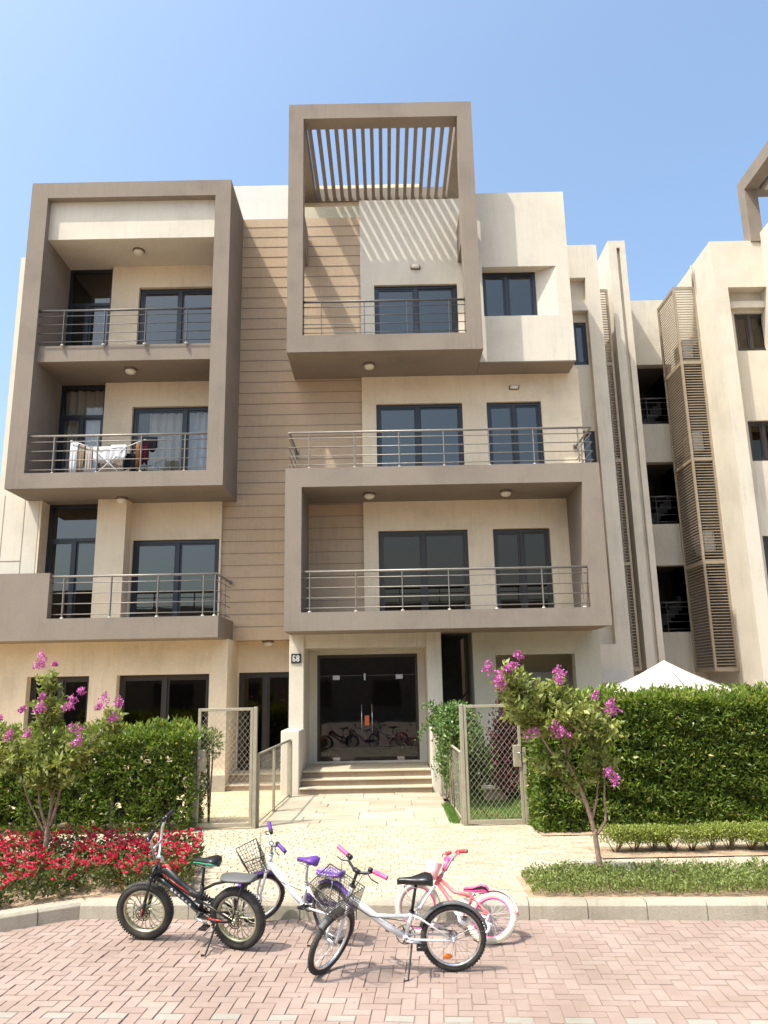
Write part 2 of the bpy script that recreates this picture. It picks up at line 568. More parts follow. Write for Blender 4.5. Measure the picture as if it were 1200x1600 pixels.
def wall_lamp(parent, x, y, z):
    rg = []
    for yy, s in ((y + .01, 1), (y - .03, 1), (y - .04, .9)):
        rg.append([(x + .125 * s * np.sign(cos(a)) * abs(cos(a)) ** .5, yy, z + .06 * s * np.sign(sin(a)) * abs(sin(a)) ** .5) for a in [2 * pi * k / 24 for k in range(24)]])
    o = MB().loft(rg).build('wall_lamp', M['lampd'], parent)
    rg = []
    for yy, s in ((y - .035, .8), (y - .075, .74), (y - .09, .55)):
        rg.append([(x + .125 * s * np.sign(cos(a)) * abs(cos(a)) ** .5, yy, z + .06 * s * np.sign(sin(a)) * abs(sin(a)) ** .5) for a in [2 * pi * k / 24 for k in range(24)]])
    MB().loft(rg).build('lamp_glass', M['lampw'], o)

def curtain(label, x0, x1, z0, z1, y, mat, folds=9, amp=.07, sway=0, swag=0):
    mb = MB(); folds = folds * .7; n = int(folds * 14); m = 8; vs = []; fs = []
    ph = [random.uniform(0, 6.28) for _ in range(3)]
    for k in range(m + 1):
        t = k / m
        for i in range(n + 1):
            u = i / n
            xx = x0 + (x1 - x0) * u + sway * t * (1 - u)
            a = amp * (.6 + .4 * t)
            yy = y + a * sin(2 * pi * folds * u + ph[0] + .5 * sin(3 * u + ph[1])) + a * .4 * sin(2 * pi * folds * .37 * u + ph[2] + t)
            vs.append((xx, yy, z1 - (z1 - z0) * t - swag * sin(pi * u) * (1 - t)))
    for k in range(m):
        for i in range(n):
            a = k * (n + 1) + i
            fs.append((a, a + 1, a + n + 2, a + n + 1))
    mb._add(vs, fs, True)
    o = mb.build('curtain', M[mat])
    return tag(o, label, 'curtain')

# ------------------------------------------------------------------ main apartment building
A = thing('apartment_building', 'beige four storey apartment block with taupe framed balconies and number 68 by its entrance', 'apartment building', (0, 17.4, 0))
def settle(root):
    """children were written in world coordinates: keep them in place under a moved root"""
    for ch in root.children:
        ch.matrix_parent_inverse = Matrix.Translation(-root.location)

F, B = 15.9, 17.4
# left framed double balcony
wall('balcony_frame', M['taupe'], A, -8.11, -3.44, 6.46, 13.88, F, 1.75, [(-7.72, -3.80, 6.80, 13.48)])
box('balcony_slab', M['taupe'], A, -7.74, -3.78, 16.03, 17.5, 9.42, 9.80)
wall('soffit_block', M['white'], A, -7.74, -3.78, 12.5, 13.5, 16.08, 1.5)  # cream in full sun, toned down by using the duller pale plaster
wall('facade_wall', M['cream'], A, -6.62, -3.78, 9.78, 12.52, 17.3, .3, [(-5.94, -3.92, 9.70, 11.92)])
wall('facade_wall', M['cream'], A, -6.62, -3.78, 6.78, 9.44, 17.3, .3, [(-5.94, -3.92, 6.70, 8.80)])
window(A, -7.72, -6.62, 9.80, 12.50, 17.42, (.45,), 11.55, 'balcony_door')
window(A, -5.94, -3.92, 9.80, 11.92, 17.40, (.5,), None, 'balcony_door')
window(A, -7.72, -6.62, 6.80, 9.42, 17.42, (.5,), 8.62, 'balcony_door', g='glass_clear', depth_room=2.2)
window(A, -5.94, -3.92, 6.80, 8.80, 17.40, (.62,), None, 'balcony_door', g='glass_clear', depth_room=2.2)
# left lower balcony and the wall behind it
lb = MB()
lb.box(-10.6, -3.45, F, 17.45, 3.24, 3.68)
lb.box(-10.6, -6.99, F, F + .2, 3.68, 4.63)
lb.build('balcony_slab', M['taupe'], A)
wall('facade_wall', M['white'], A, -10.6, -7.83, 0, 6.9, 17.0, .6)  # sunlit cream wall, its glare held back in the colour by pale plaster
box('facade_wall', M['white'], A, -8.78, -8.0, 17.0, 17.6, 6.9, 12.62)  # cream strip, also in pale plaster because the sun catches it
box('wall_reveal', M['cream'], A, -7.85, -7.78, 17.01, 17.6, 3.5, 6.6)
gv = MB()
for gx in (-8.63, -8.16): gv.box(gx - .008, gx + .008, 16.996, 17.01, .5, 6.6)
for gz in (5.08, 2.0): gv.box(-10.6, -8.16, 16.995, 17.01, gz - .008, gz + .008)
gv.build('wall_joint', M['groove'], A)
window(A, -7.78, -6.49, 3.70, 6.46, 17.42, (.5,), 5.62, 'balcony_door')
wall('pilaster', M['cream'], A, -6.49, -5.84, 3.6, 6.5, 16.97, .6)
wall('facade_wall', M['cream'], A, -5.84, -3.76, 3.6, 6.5, 17.4, .25, [(-5.80, -3.80, 3.5, 5.58)])
window(A, -5.80, -3.80, 3.70, 5.58, 17.47, (.52,), None, 'balcony_door')
# stone cladding with joints
st = wall('stone_cladding', M['stone'], A, -3.77, -.46, 3.26, 13.86, 17.46, .5)
gj = MB(); z = 3.26 + .30
while z < 13.8:
    gj.box(-3.765, -.465, 17.452, 17.47, z - .0065, z + .0065); z += .2795
gj.build('cladding_joints', M['groove'], st)
# right hand walls
wall('facade_wall', M['cream'], A, -.48, 4.75, 3.6, 9.6, B, .25,
     [(-.14, 1.92, 3.5, 5.69), (2.50, 3.81, 3.5, 5.69), (-.14, 1.92, 6.8, 8.79), (2.50, 3.81, 6.8, 8.79)])
wall('facade_wall', M['white'], A, -.48, 2.30, 9.6, 14.30, B, .25, [(-.14, 1.92, 9.8, 11.92)])
window(A, -.14, 1.92, 3.72, 5.69, 17.48, (.5,), None, 'balcony_door', g='glass_dark', fr='frame_brown')
window(A, 2.50, 3.81, 3.72, 5.69, 17.48, (.5,), None, 'balcony_door', g='glass_dark', fr='frame_brown')
window(A, -.14, 1.92, 6.81, 8.79, 17.48, (.48,), None, 'balcony_door')
window(A, 2.50, 3.81, 6.81, 8.79, 17.48, (.5,), None, 'balcony_door')
window(A, -.14, 1.92, 9.89, 11.92, 17.48, (.5,), None, 'balcony_door')
wall('upper_block', M['white'], A, 2.10, 4.53, 9.51, 13.94, 16.68, .9, [(2.45, 4.22, 10.66, 11.94)])
box('soffit_block', M['taupe'], A, 2.29, 4.525, 16.685, 17.5, 9.485, 9.512)
sp = MB(); zz0, zz1 = 10.662, 11.938
v = [(4.218, 16.69), (3.765, 16.97), (3.765, 17.5), (4.218, 17.5)]
sp._add([(x, y, zz0) for x, y in v] + [(x, y, zz1) for x, y in v], [(0, 1, 2, 3), (7, 6, 5, 4), (0, 4, 5, 1), (1, 5, 6, 2), (2, 6, 7, 3), (3, 7, 4, 0)])
sp.build('splayed_reveal', M['white'], A)
window(A, 2.452, 3.765, 10.67, 11.93, 16.95, (.46,), None, 'window', wall_back=.65, depth_room=.9)
# framed lower right balcony
wall('balcony_frame', M['taupe'], A, -2.10, 4.63, 3.33, 6.80, F, 1.62, [(-1.75, 4.24, 3.71, 6.38)])
# tower frame, pergola beams and slats
wall('balcony_frame', M['taupe'], A, -2.10, 2.28, 9.48, 15.90, F, .38, [(-1.75, 1.93, 9.88, 15.50)])
box('balcony_slab', M['taupe'], A, -2.10, 2.28, 16.28, 17.5, 9.482, 9.878)
for x0, x1 in ((-2.10, -1.75), (1.93, 2.28)):
    box('pergola_beam', M['taupe'], A, x0, x1, 16.28, 19.4, 15.502, 15.898)
for x0, x1 in ((-1.95, -1.78), (1.96, 2.13)):
    box('side_beam', M['taupe'], A, x0, x1, 16.28, 17.42, 12.5, 13.35)
box('pergola_beam', M['taupe'], A, -1.75, 1.93, 19.13, 19.4, 15.504, 15.896)
for k in range(17):
    xx = -1.75 + .10 + .2175 * k
    box('pergola_slat', M['taupe'], A, xx - .045, xx + .045, 16.28, 19.13, 15.51, 15.64)
# parapet, roof room, roof
box('roof_parapet', M['green'], A, -2.3, -.49, 18.1, 18.3, 13.5, 14.62)
wall('roof_room', M['cream'], A, -5.4, 1.18, 13.5, 16.05, 19.2, 4)
wall('roof_room', M['offwhite'], A, -5.4, -2.2, 13.55, 15.62, 18.55, .6)
box('roof', M['white'], A, -8.0, 4.7, 17.98, 30, 13.3, 13.48)
bw = MB()
bw.box(-8.78, -8.5, 17.6, 30, 0, 12.62); bw.box(-8.5, 5.7, 29.8, 30, 0, 13.4)
bw.box(-3.9, -3.78, 17.6, 19.5, 3.2, 13.3)
bw.build('side_wall', M['cream'], A)
wall('side_wall', M['cream'], A, 4.5, 4.745, 0, 13.92, 17.66, 1.4)
# recessed right hand strip with window channel
wall('facade_wall', M['white'], A, 4.75, 5.97, 0, 13.94, 19.05, .22, [(4.75, 5.60, 3.1, 11.98), (4.75, 5.60, 12.25, 12.95)])
wall('facade_wall', M['white'], A, 4.75, 5.97, 0, 13.5, 19.272, .2, [(4.9, 5.58, 10.5, 11.74), (4.9, 5.58, 7.4, 8.64), (4.9, 5.58, 4.3, 5.54)])
for q in (10.5, 7.4, 4.3): window(A, 4.9, 5.58, q, q + 1.24, 19.32, (.5,), None, 'window', depth_room=1.2, wall_back=.16)
wall('side_wall', M['cream'], A, 5.72, 5.968, 0, 13.93, 19.472, 10.5)
# ground floor left
wall('facade_wall', M['cream'], A, -10.6, -3.42, 0, 3.26, 16.8, .5, [(-7.70, -6.37, .9, 2.53), (-5.78, -3.80, .9, 2.53)])
wall('facade_wall', M['cream'], A, -3.92, -2.0, 0, 3.27, 18.0, .3, [(-3.40, -2.16, .42, 2.56)])
box('soffit_block', M['cream'], A, -3.5, -1.8, 17.47, 18.3, 3.262, 3.5)
wall('side_wall', M['cream'], A, -3.8, -3.42, 0, 3.26, 17.3, 1.2)
box('plinth', M['concrete'], A, -10.6, -3.405, 16.775, 16.80, 0, .45)
window(A, -7.70, -6.37, .9, 2.53, 17.0, (.5,), None, 'window', g='glass_dark', fr='frame_brown', wall_back=.31, depth_room=2.4)
window(A, -5.78, -3.80, .9, 2.53, 17.0, (.5,), None, 'window', g='glass_dark', fr='frame_brown', wall_back=.31, depth_room=2.4)
window(A, -3.40, -2.16, .44, 2.56, 18.08, (.5,), None, 'garden_door', g='glass_dark', fr='frame_brown', wall_back=.25)
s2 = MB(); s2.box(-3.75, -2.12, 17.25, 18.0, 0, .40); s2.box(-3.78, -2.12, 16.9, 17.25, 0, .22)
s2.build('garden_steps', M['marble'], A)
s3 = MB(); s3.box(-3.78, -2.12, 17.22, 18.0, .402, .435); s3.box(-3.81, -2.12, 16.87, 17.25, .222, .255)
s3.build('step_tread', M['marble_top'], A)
# entrance
for q in (-2.12, .87): box('entrance_pier', M['white'], A, q, q + .32, 17.0, 18.35, 0, 3.36, bevel=.012)
for q in (-2.16, .86): box('stair_wing_wall', M['white'], A, q, q + (.37 if q < 0 else .33), 16.08, 17.0, 0, 1.36, bevel=.015)
wall('entrance_lintel', M['white'], A, -1.80, .87, 3.04, 3.36, 17.06, 1.3)
wall('facade_wall', M['white'], A, -1.80, .87, .3, 3.1, 18.2, .2, [(-1.62, .71, .56, 2.93)])
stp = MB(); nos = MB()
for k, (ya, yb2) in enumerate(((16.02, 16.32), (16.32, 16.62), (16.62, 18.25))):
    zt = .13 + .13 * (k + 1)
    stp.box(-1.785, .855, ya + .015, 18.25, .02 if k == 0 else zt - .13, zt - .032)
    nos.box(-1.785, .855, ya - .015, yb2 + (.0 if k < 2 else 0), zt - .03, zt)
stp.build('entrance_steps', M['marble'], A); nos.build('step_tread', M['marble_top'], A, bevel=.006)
fe = MB()
fe.box(-1.62, .71, 18.24, 18.30, 2.86, 2.93); fe.box(-1.62, -1.56, 18.24, 18.30, .56, 2.86); fe.box(.65, .71, 18.24, 18.30, .56, 2.86)
fe.box(-1.56, .65, 18.25, 18.29, 2.44, 2.46)
ed = fe.build('entrance_door', M['frame_brown'], A)
gp = MB(); gp.quad((-1.56, 18.27, .53), (.65, 18.27, .53), (.65, 18.27, 2.86), (-1.56, 18.27, 2.86)); gp.build('pane', M['glass_door'], ed)
pf = MB()
for hx in (-.60, -.36): pf.tube([(hx, 18.2, 1.16), (hx, 18.2, 1.80)], .014, 8); pf.tube([(hx, 18.2, 1.2), (hx, 18.27, 1.2)], .009, 6); pf.tube([(hx, 18.2, 1.76), (hx, 18.27, 1.76)], .009, 6)
pf.build('handle', M['steel'], ed)
for a, b, c, d in ((-1.26, -1.10, 2.36, 2.46), (-.54, -.50, 2.34, 2.50), (.20, .36, 2.36, 2.46), (-1.26, -1.10, .56, .64), (.20, .36, .56, .64)): box('patch_fitting', M['steel'], ed, a, b, 18.245, 18.262, c, d)
MB().box(-.53, -.43, 18.255, 18.264, 1.33, 1.55).build('sticker', plain('orange_sticker', (.65, .14, .03), .5), ed)
room(ed, -1.62, .71, .565, 2.93, 18.4, 3.6)
box('lobby_floor', M['floor'], ed, -1.7, .8, 18.3, 22.0, .50, .5625)
# dark stair void and garden recess to the right of the entrance
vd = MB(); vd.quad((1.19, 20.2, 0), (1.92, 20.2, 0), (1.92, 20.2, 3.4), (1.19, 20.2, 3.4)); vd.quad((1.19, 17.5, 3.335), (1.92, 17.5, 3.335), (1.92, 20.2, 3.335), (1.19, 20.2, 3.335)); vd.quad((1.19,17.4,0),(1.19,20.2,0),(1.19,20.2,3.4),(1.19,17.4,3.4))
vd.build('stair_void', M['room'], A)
hr = MB(); hr.tube([(1.22, 18.6, 1.3), (1.9, 18.6, 2.05)], .018, 6); hr.tube([(1.22, 18.6, 1.0), (1.9, 18.6, 1.75)], .012, 6); hr.tube([(1.6, 18.6, .1), (1.6, 18.6, 1.72)], .014, 6)
hr.build('stair_rail', M['rail_dark'], A)
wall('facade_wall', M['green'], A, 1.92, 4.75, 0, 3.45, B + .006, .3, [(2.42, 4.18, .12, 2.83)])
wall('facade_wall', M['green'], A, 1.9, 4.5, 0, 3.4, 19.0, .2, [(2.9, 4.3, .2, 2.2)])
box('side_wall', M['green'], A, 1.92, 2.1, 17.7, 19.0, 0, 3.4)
def shutter(x0, x1, z0, z1, y):
    b = MB(); b.box(x0 - .06, x1 + .06, y - .1, y + .02, z1, z1 + .26)
    s = b.build('shutter_box', M['shutter'], A)
    c = MB(); z = z0
    while z < z1 - .05: c.box(x0, x1, y + .03, y + .05, z + .004, z + .05); z += .055
    c.build('roller_shutter', M['shutter'], s)
shutter(2.9, 4.3, .2, 2.2, 18.99)
shutter(5.08, 5.72, .3, 2.18, 19.04)
# railings, lamps, house number
railing(A, -7.72, -3.80, 15.98, 9.78, [-7.15, -6.23, -5.3, -4.37], mat='rail_dark')
railing(A, -7.72, -3.80, 15.98, 6.80, [-7.15, -6.2, -5.25, -4.3])
railing(A, -6.99, -3.52, 16.0, 3.68, [-6.72, -5.73, -4.75, -3.80, -3.56], h=.88, ret=[(-3.52, 17.38)])
railing(A, -1.75, 1.93, 15.98, 9.88, [-1.33, -.36, .6, 1.55], mat='rail_dark')
railing(A, -2.03, 4.54, 15.98, 6.80, [-1.6, -.62, .35, 1.32, 2.3, 3.27, 4.25], h=.82, ret=[(-2.03, 17.44), (4.54, 17.38)])
railing(A, -1.75, 4.24, 15.98, 3.71, [-1.58, -.62, .35, 1.32, 2.3, 3.27, 4.12])
for q in ((-5.76, 16.58, 12.5), (-5.76, 16.5, 9.42), (-5.91, 16.87, 6.46), (-.28, 16.63, 9.48), (-.32, 16.58, 6.38), (2.71, 16.58, 6.38), (-2.7, 17.75, 3.262)): ceiling_lamp(A, *q)
wall_lamp(A, .90, 17.4, 12.38); wall_lamp(A, 3.18, 17.4, 9.14)
np_ = MB().box(-2.075, -1.865, 16.975, 17.0, 2.72, 2.92).build('house_number', M['black'], A)
def digits(s, cx, cz, h, y, parent):
    """two blocky white numerals made of strokes"""
    mb = MB(); w = h * .46; t = h * .155; x = cx - (w * len(s) + h * .14 * (len(s) - 1)) / 2
    for ch in s:
        seg = {'6': 'abcdef', '8': 'abcdefg'}[ch]
        # outer ring
        def bx(a, b, c, d): mb.box(x + a, x + b, y - .004, y, cz + c, cz + d)
        hh = h / 2
        bx(t * .5, w - t * .5, hh - t, hh); bx(t * .5, w - t * .5, -hh, -hh + t); bx(t, w - t, -t * .5, t * .5)
        bx(0, t, -hh + t * .5, hh - t * .5)
        bx(w - t, w, -hh + t * .5, -t * .1)
        if ch == '8': bx(w - t, w, t * .1, hh - t * .5)
        else: bx(w - t, w, hh * .55, hh - t * .5)
        x += w + h * .14
    return mb.build('numeral', M['whitep'], parent)
digits('68', -1.97, 2.82, .135, 16.975, np_)
settle(A)
curtain('beige net curtain filling the left light of the middle left balcony door', -7.7, -6.7, 6.85, 9.36, 17.66, 'curtain_b', 7)
curtain('white curtain behind the right sash beside the drying rack', -7.13, -6.66, 6.85, 8.56, 17.56, 'curtain_w', 5, .03)
curtain('beige curtain in the middle of the sliding door behind the clothes rack', -5.62, -4.72, 6.85, 8.74, 17.68, 'curtain_b', 7)
curtain('white curtain at the right end of the sliding door above the parked laundry', -4.66, -4.2, 6.85, 8.74, 17.68, 'curtain_w', 4, sway=-.12)
curtain('pale pink curtain behind the left pane of the third floor sliding door', -.02, .45, 6.85, 8.3, 17.75, 'curtain_b', 4)

# ------------------------------------------------------------------ stair core and rear wing between the blocks
C = thing('stair_block', 'pale recessed stair block with open landings in the gap between the two apartment buildings', 'stair block', (7.5, 22.2, 0))
hc = [(7.88, 8.95, 9.8, 11.73), (7.88, 8.95, 6.7, 8.6), (7.88, 8.95, 3.55, 5.47)]
wall('facade_wall', M['white'], C, 7.20, 9.07, 0, 13.9, 22.2, .3, hc)
for h in hc:
    r_ = room(C, h[0], h[1], h[2] - .1, h[3], 22.5, 2.5)
    sb = MB()
    for k in range(8): sb.box(8.0 + .12 * k, 8.12 + .12 * k, 23.4, 24.4, h[2] + .1 * k, h[2] + .18 + .14 * k)
    sb.build('stair_flight', M['rail_dark'], C)
    railing(C, h[0], h[1], 22.3, h[2], [8.1, 8.75], h=.85, mat='rail_dark', feet=False)
wall('core_wall', M['white'], C, 6.78, 7.02, 0, 14.95, 20.5, 4)
wall('core_wall', M['white'], C, 7.02, 7.12, 0, 14.7, 20.62, 3)
wall('core_wall', M['white'], C, 7.12, 7.28, 0, 14.95, 20.5, 4)
box('core_cap', M['white'], C, 7.02, 7.12, 20.5, 24.4, 14.72, 14.948)
wall('facade_wall', M['white'], C, 5.97, 6.78, 0, 11.9, 21.4, .3, [(6.45, 6.7, 9.8, 11.7), (6.45, 6.7, 6.7, 8.6), (6.45, 6.7, 3.55, 5.47)])
bk = MB(); bk.quad((5.97, 22.6, 0), (6.78, 22.6, 0), (6.78, 22.6, 11.9), (5.97, 22.6, 11.9)); bk.build('interior', M['room'], C)
settle(C)

def louver_screen(parent, x0, x1, y0, y1, z0, z1, side, levels):
    """projecting louvred bay: front and one visible side, flat horizontal blades"""
    mb = MB(); z = z0 + .06
    xs = x0 if side < 0 else x1
    while z < z1 - .04:
        mb.box(x0 + .03, x1 - .03, y0 + .004, y0 + .026, z - .011, z + .011)
        mb.box(xs - .011, xs + .011, y0 + .05, y1, z - .011, z + .011)
        z += .078
    lv = mb.build('louvre_blades', M['louver'], parent)
    fr = MB()
    for px, py in ((x0, y0), (x1, y0), (xs, y1)):
        fr.box(px - .03, px + .03, py - .03, py + .03, z0 - .03, z1 + .03)
    for lz in levels:
        fr.box(x0 + .03, x1 - .03, y0 - .025, y0 + .02, lz - .045, lz + .045)
        fr.box(xs - .025, xs + .02, y0 + .03, y1 - .03, lz - .045, lz + .045)
    fr.build('screen_frame', M['louver'], lv)

def louver_on(root, *a):
    before = set(root.children)
    louver_screen(root, *a)
    for ch in set(root.children) - before:
        ch.matrix_parent_inverse = Matrix.Translation(-root.location)
louver_on(A, 6.0, 6.53, 20.26, 21.3, 2.5, 13.2, -1, (2.5, 5.25, 8.1, 10.93, 13.2))
for q in (box('shade_backing', M['room'], A, 6.03, 6.5, 20.8, 20.84, 2.5, 11.0),): q.matrix_parent_inverse = Matrix.Translation(-A.location)  # dark panel added behind the louvres to deepen the shade in their gaps

# ------------------------------------------------------------------ neighbouring building on the right
D = thing('apartment_building', 'pale apartment block at the right edge with a tall louvred screen on its corner', 'apartment building', (9.07, 19, 0))
box('facade_wall', M['white'], D, 9.07, 9.42, 19.0, 19.36, 0, 13.94)
box('facade_wall', M['white'], D, 9.42, 10.72, 19.0, 19.36, 12.55, 13.94)
wall('facade_wall', M['white'], D, 9.42, 17.0, 0, 13.6, 19.362, .3, [(9.66, 10.72, 10.86, 11.97), (9.66, 10.72, 7.76, 8.87), (9.66, 10.72, 4.66, 5.77)])
box('window_sill', M['white'], D, 9.5, 10.72, 19.2, 19.362, 12.05, 12.24)
for q in (10.86, 7.76, 4.66): window(D, 9.66, 10.72, q, q + 1.11, 19.44, (.4,), None, 'window', g='glass_dark', fr='frame_brown', wall_back=.24)
wall('side_wall', M['white'], D, 9.07, 9.35, 0, 13.938, 19.36, 5)
wall('upper_block', M['white'], D, 10.46, 12.7, 9.48, 14.15, 16.7, 2.8)
wall('balcony_frame', M['taupe'], D, 10.2, 14.6, 9.48, 15.9, 15.9, .38, [(10.55, 14.25, 9.88, 15.5)])
pb = MB(); pb.box(10.2, 10.55, 16.28, 19.32, 15.502, 15.898); pb.box(10.2, 10.55, 18.95, 19.32, 13.9, 15.502); pb.box(10.55, 14.6, 19.0, 19.32, 15.504, 15.896); pb.box(14.25, 14.6, 16.28, 19.0, 15.502, 15.898)
pb.build('pergola_beam', M['taupe'], D)
for k in range(15):
    xx = 10.55 + .16 + .2175 * k
    box('pergola_slat', M['taupe'], D, xx - .045, xx + .045, 16.28, 19.0, 15.51, 15.64)
louver_screen(D, 8.47, 9.04, 20.26, 21.54, 2.45, 13.24, -1, (2.45, 5.25, 8.1, 10.93, 13.22))
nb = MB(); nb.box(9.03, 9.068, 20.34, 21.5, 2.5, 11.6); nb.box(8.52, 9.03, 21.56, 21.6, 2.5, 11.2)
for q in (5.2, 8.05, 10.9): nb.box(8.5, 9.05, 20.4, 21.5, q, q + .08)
nb.build('shade_backing', M['room'], D)  # added dark panels stand in for shade inside the screen, plus thin floor slabs
MB().tube([(8.98, 20.1, 13.2), (8.98, 20.1, 13.85)], .03, 8).build('drain_pipe', M['louver'], D)
settle(D)
def ac_unit(label, x, y, z):
    t = thing('ac_unit', label, 'air conditioner', (x, y, z), 'air conditioners inside the louvred screens')
    b = MB().box(-.36, .36, -.14, .14, 0, .56).build('casing', M['shutter'], t, bevel=.015)
    g_ = MB()
    for r in (.05, .1, .15, .2): g_.ring((-.08, -.145, .28), (0, 1, 0), r, .006, 24, 5)
    g_.build('fan_grille', M['rail_dark'], t)
    for bx_ in (-.3, .26): box('bracket', M['louver'], t, bx_, bx_ + .04, -.12, .45, -.04, 0)
    t.rotation_euler.z = radians(-90)
ac_unit('white air conditioner behind the top section of the right louvred screen', 8.86, 21.0, 11.25)
ac_unit('white air conditioner behind the second section from the top of the right louvred screen', 8.86, 21.0, 8.45)
ac_unit('white air conditioner behind the third section down of the right louvred screen', 8.86, 21.0, 5.6)

# ------------------------------------------------------------------ houses across the street (seen mirrored in the glass)
O = thing('house_row', 'low house row across the street, mirrored in the window glass', 'building', (0, -17, 0))
wall('facade_wall', M['taupe'], O, -26, 26, 0, 7.2, -17, .3)
box('roof', M['taupe'], O, -26.3, 26.3, -28, -16.7, 7.2, 7.6)
for k in range(11):
    wx = -24 + k * 4.6
    for zz in (.9, 4.2):
        f_ = MB().box(wx, wx + 1.9, -16.69, -16.66, zz, zz + 1.7).build('window', M['frame_brown'], O)
        f_.location.y = 0
settle(O)


# ------------------------------------------------------------------ ground, road, pavement, kerb, gardens
def sheet(name, mat, pts, z, kind='structure'):
    mb = MB(); mb._add([(x, y, z) for x, y in pts], [tuple(range(len(pts)))])
    return tag(mb.build(name, mat), kind=kind)

def pavers(name, mat, rects, z, gap=.008, ch=.004, rot=0, pivot=(0, 0), keep=None, tints=None, jz=.0018):
    R = np.array(rects, float)
    cx, cy = (R[:, 0] + R[:, 2]) / 2, (R[:, 1] + R[:, 3]) / 2
    hx, hy = (R[:, 2] - R[:, 0]) / 2 - gap / 2, (R[:, 3] - R[:, 1]) / 2 - gap / 2
    N = len(R)
    c, s = cos(rot), sin(rot)
    wx = pivot[0] + cx * c - cy * s; wy = pivot[1] + cx * s + cy * c
    if keep is not None:
        k = keep(wx, wy); cx, cy, hx, hy, wx, wy = [a[k] for a in (cx, cy, hx, hy, wx, wy)]
        if tints is not None: tints = np.asarray(tints)[k]
        N = len(cx)
    V = np.empty((N, 8, 3))
    tl = RNG.normal(0, .006, (N, 2)); dz = RNG.normal(0, jz, N)
    for i, (sx, sy) in enumerate(((-1, -1), (1, -1), (1, 1), (-1, 1))):
        for j, inset, zz in ((i, 0, -.014), (i + 4, ch, 0)):
            lx = sx * (hx - inset); ly = sy * (hy - inset)
            V[:, j, 0] = wx + lx * c - ly * s
            V[:, j, 1] = wy + lx * s + ly * c
            V[:, j, 2] = z + zz + dz + tl[:, 0] * lx + tl[:, 1] * ly
    F_ = np.array([(4, 5, 6, 7), (0, 1, 5, 4), (1, 2, 6, 5), (2, 3, 7, 6), (3, 0, 4, 7)])
    idx = (np.arange(N)[:, None, None] * 8 + F_[None]).ravel().astype(np.int32)
    me = bpy.data.meshes.new(name)
    me.vertices.add(N * 8); me.vertices.foreach_set('co', V.ravel())
    me.loops.add(N * 20); me.loops.foreach_set('vertex_index', idx)
    me.polygons.add(N * 5)
    me.polygons.foreach_set('loop_start', np.arange(0, N * 20, 4, dtype=np.int32))
    me.polygons.foreach_set('loop_total', np.full(N * 5, 4, dtype=np.int32))
    if tints is None: tints = RNG.beta(2.2, 2.2, N)
    a = me.attributes.new('tint', 'FLOAT', 'POINT')
    a.data.foreach_set('value', np.repeat(tints, 8).astype(np.float32))
    me.polygons.foreach_set('use_smooth', np.zeros(N * 5, dtype=bool))
    me.materials.append(mat); me.update(calc_edges=True)
    o = bpy.data.objects.new(name, me); COL.objects.link(o)
    return tag(o, kind='structure')

KS = -.07                                   # the kerb runs at a slight angle to the facade
def kerb_y(x):
    return np.where(x > -3.11, 8.12 + KS * x, 8.3377 + .656 * (x + 3.11))
sheet('ground', M['ground'], [(-250, -250), (250, -250), (250, 350), (-250, 350)], -.05)
sheet('road_bed', M['mortar'], [(-40, -12), (40, -12), (40, 5.35), (-3.11 + .01, 8.36), (-8.0, 5.13), (-40, -12)][0:0] or [(-40, -12), (40, -12), (40, 5.32), (-3.1, 8.4), (-8.2, 5.05), (-40, -9)], -.009)
rects = []; L_ = .1
nx0, nx1, ny0, ny1 = -95, 95, -62, 12
tints = []
for a_ in range(nx0, nx1):
    for b_ in range(ny0, ny1):
        k_ = (a_ - b_) % 4
        if k_ == 0: rects.append((a_ * L_, b_ * L_, (a_ + 2) * L_, (b_ + 1) * L_))
        elif k_ == 3: rects.append((a_ * L_, b_ * L_, (a_ + 1) * L_, (b_ + 2) * L_))
        else: continue
        tints.append(1.0 if (b_ == -23 and k_ == 0) else min(.94, random.betavariate(2.2, 2.4)))
for q in (3100, 5020, 4400, 5600): tints[q] = 0.0
pavers('road', M['brick'], rects, 0, .0055, .003, atan2(KS, 1), (0, 8.1), lambda x, y: y < kerb_y(x) - .0, tints)
tag(bpy.data.objects['road'], kind='structure')
# kerb stones
kb = MB()
def kerb_run(p0, p1, start=0):
    d = Vector((p1[0] - p0[0], p1[1] - p0[1], 0)); Ln = d.length; d.normalize(); n = Vector((-d.y, d.x, 0))
    s = start
    while s < Ln - .02:
        e = min(s + .555, Ln)
        a, b = Vector((*p0, 0)) + d * (s + .003), Vector((*p0, 0)) + d * (e - .003)
        h = .15 + random.uniform(-.004, .004); o = random.uniform(-.006, .006)
        pr_ = [(0, -.05), (.004, h - .03), (.028, h), (.19, h + .001), (.19, -.05)]
        r0 = [a + n * (q + o) + Vector((0, 0, w)) for q, w in pr_]; r1 = [b + n * (q + o) + Vector((0, 0, w)) for q, w in pr_]
        kb.loft([r0, r1], smooth=False)
        s += .555
kerb_run((-3.11, 8.3377), (12, 7.28)); kerb_run((-9.0, 4.474), (-3.055, 8.374))
tag(kb.build('kerb', M['concrete'], bevel=.004), kind='structure')
sheet('pavement_bed', M['mortar_c'], [(-8.8, 4.8), (-3.1, 8.43), (12, 7.40), (14, 7.4), (14, 12.5), (-14, 12.5), (-14, 4.8)], .119)
def in_pave(x, y):
    k = (y > kerb_y(x) + .24) & (y < 12.46)
    k &= ~((x > 1.33) & (y < 9.15 - .03 * (x - 1.3)) & (x < 12))
    k &= ~((x < -2.02 - .1 * (y - 8.4)) & (y < 10.3))
    k &= ~((x > 2.55) & (y > 9.93) & (y < 10.62))
    k &= ~((x > 2.12) & (y > 11.42))
    k &= ~((x < -2.9 ) & (y > 12.05))
    return k
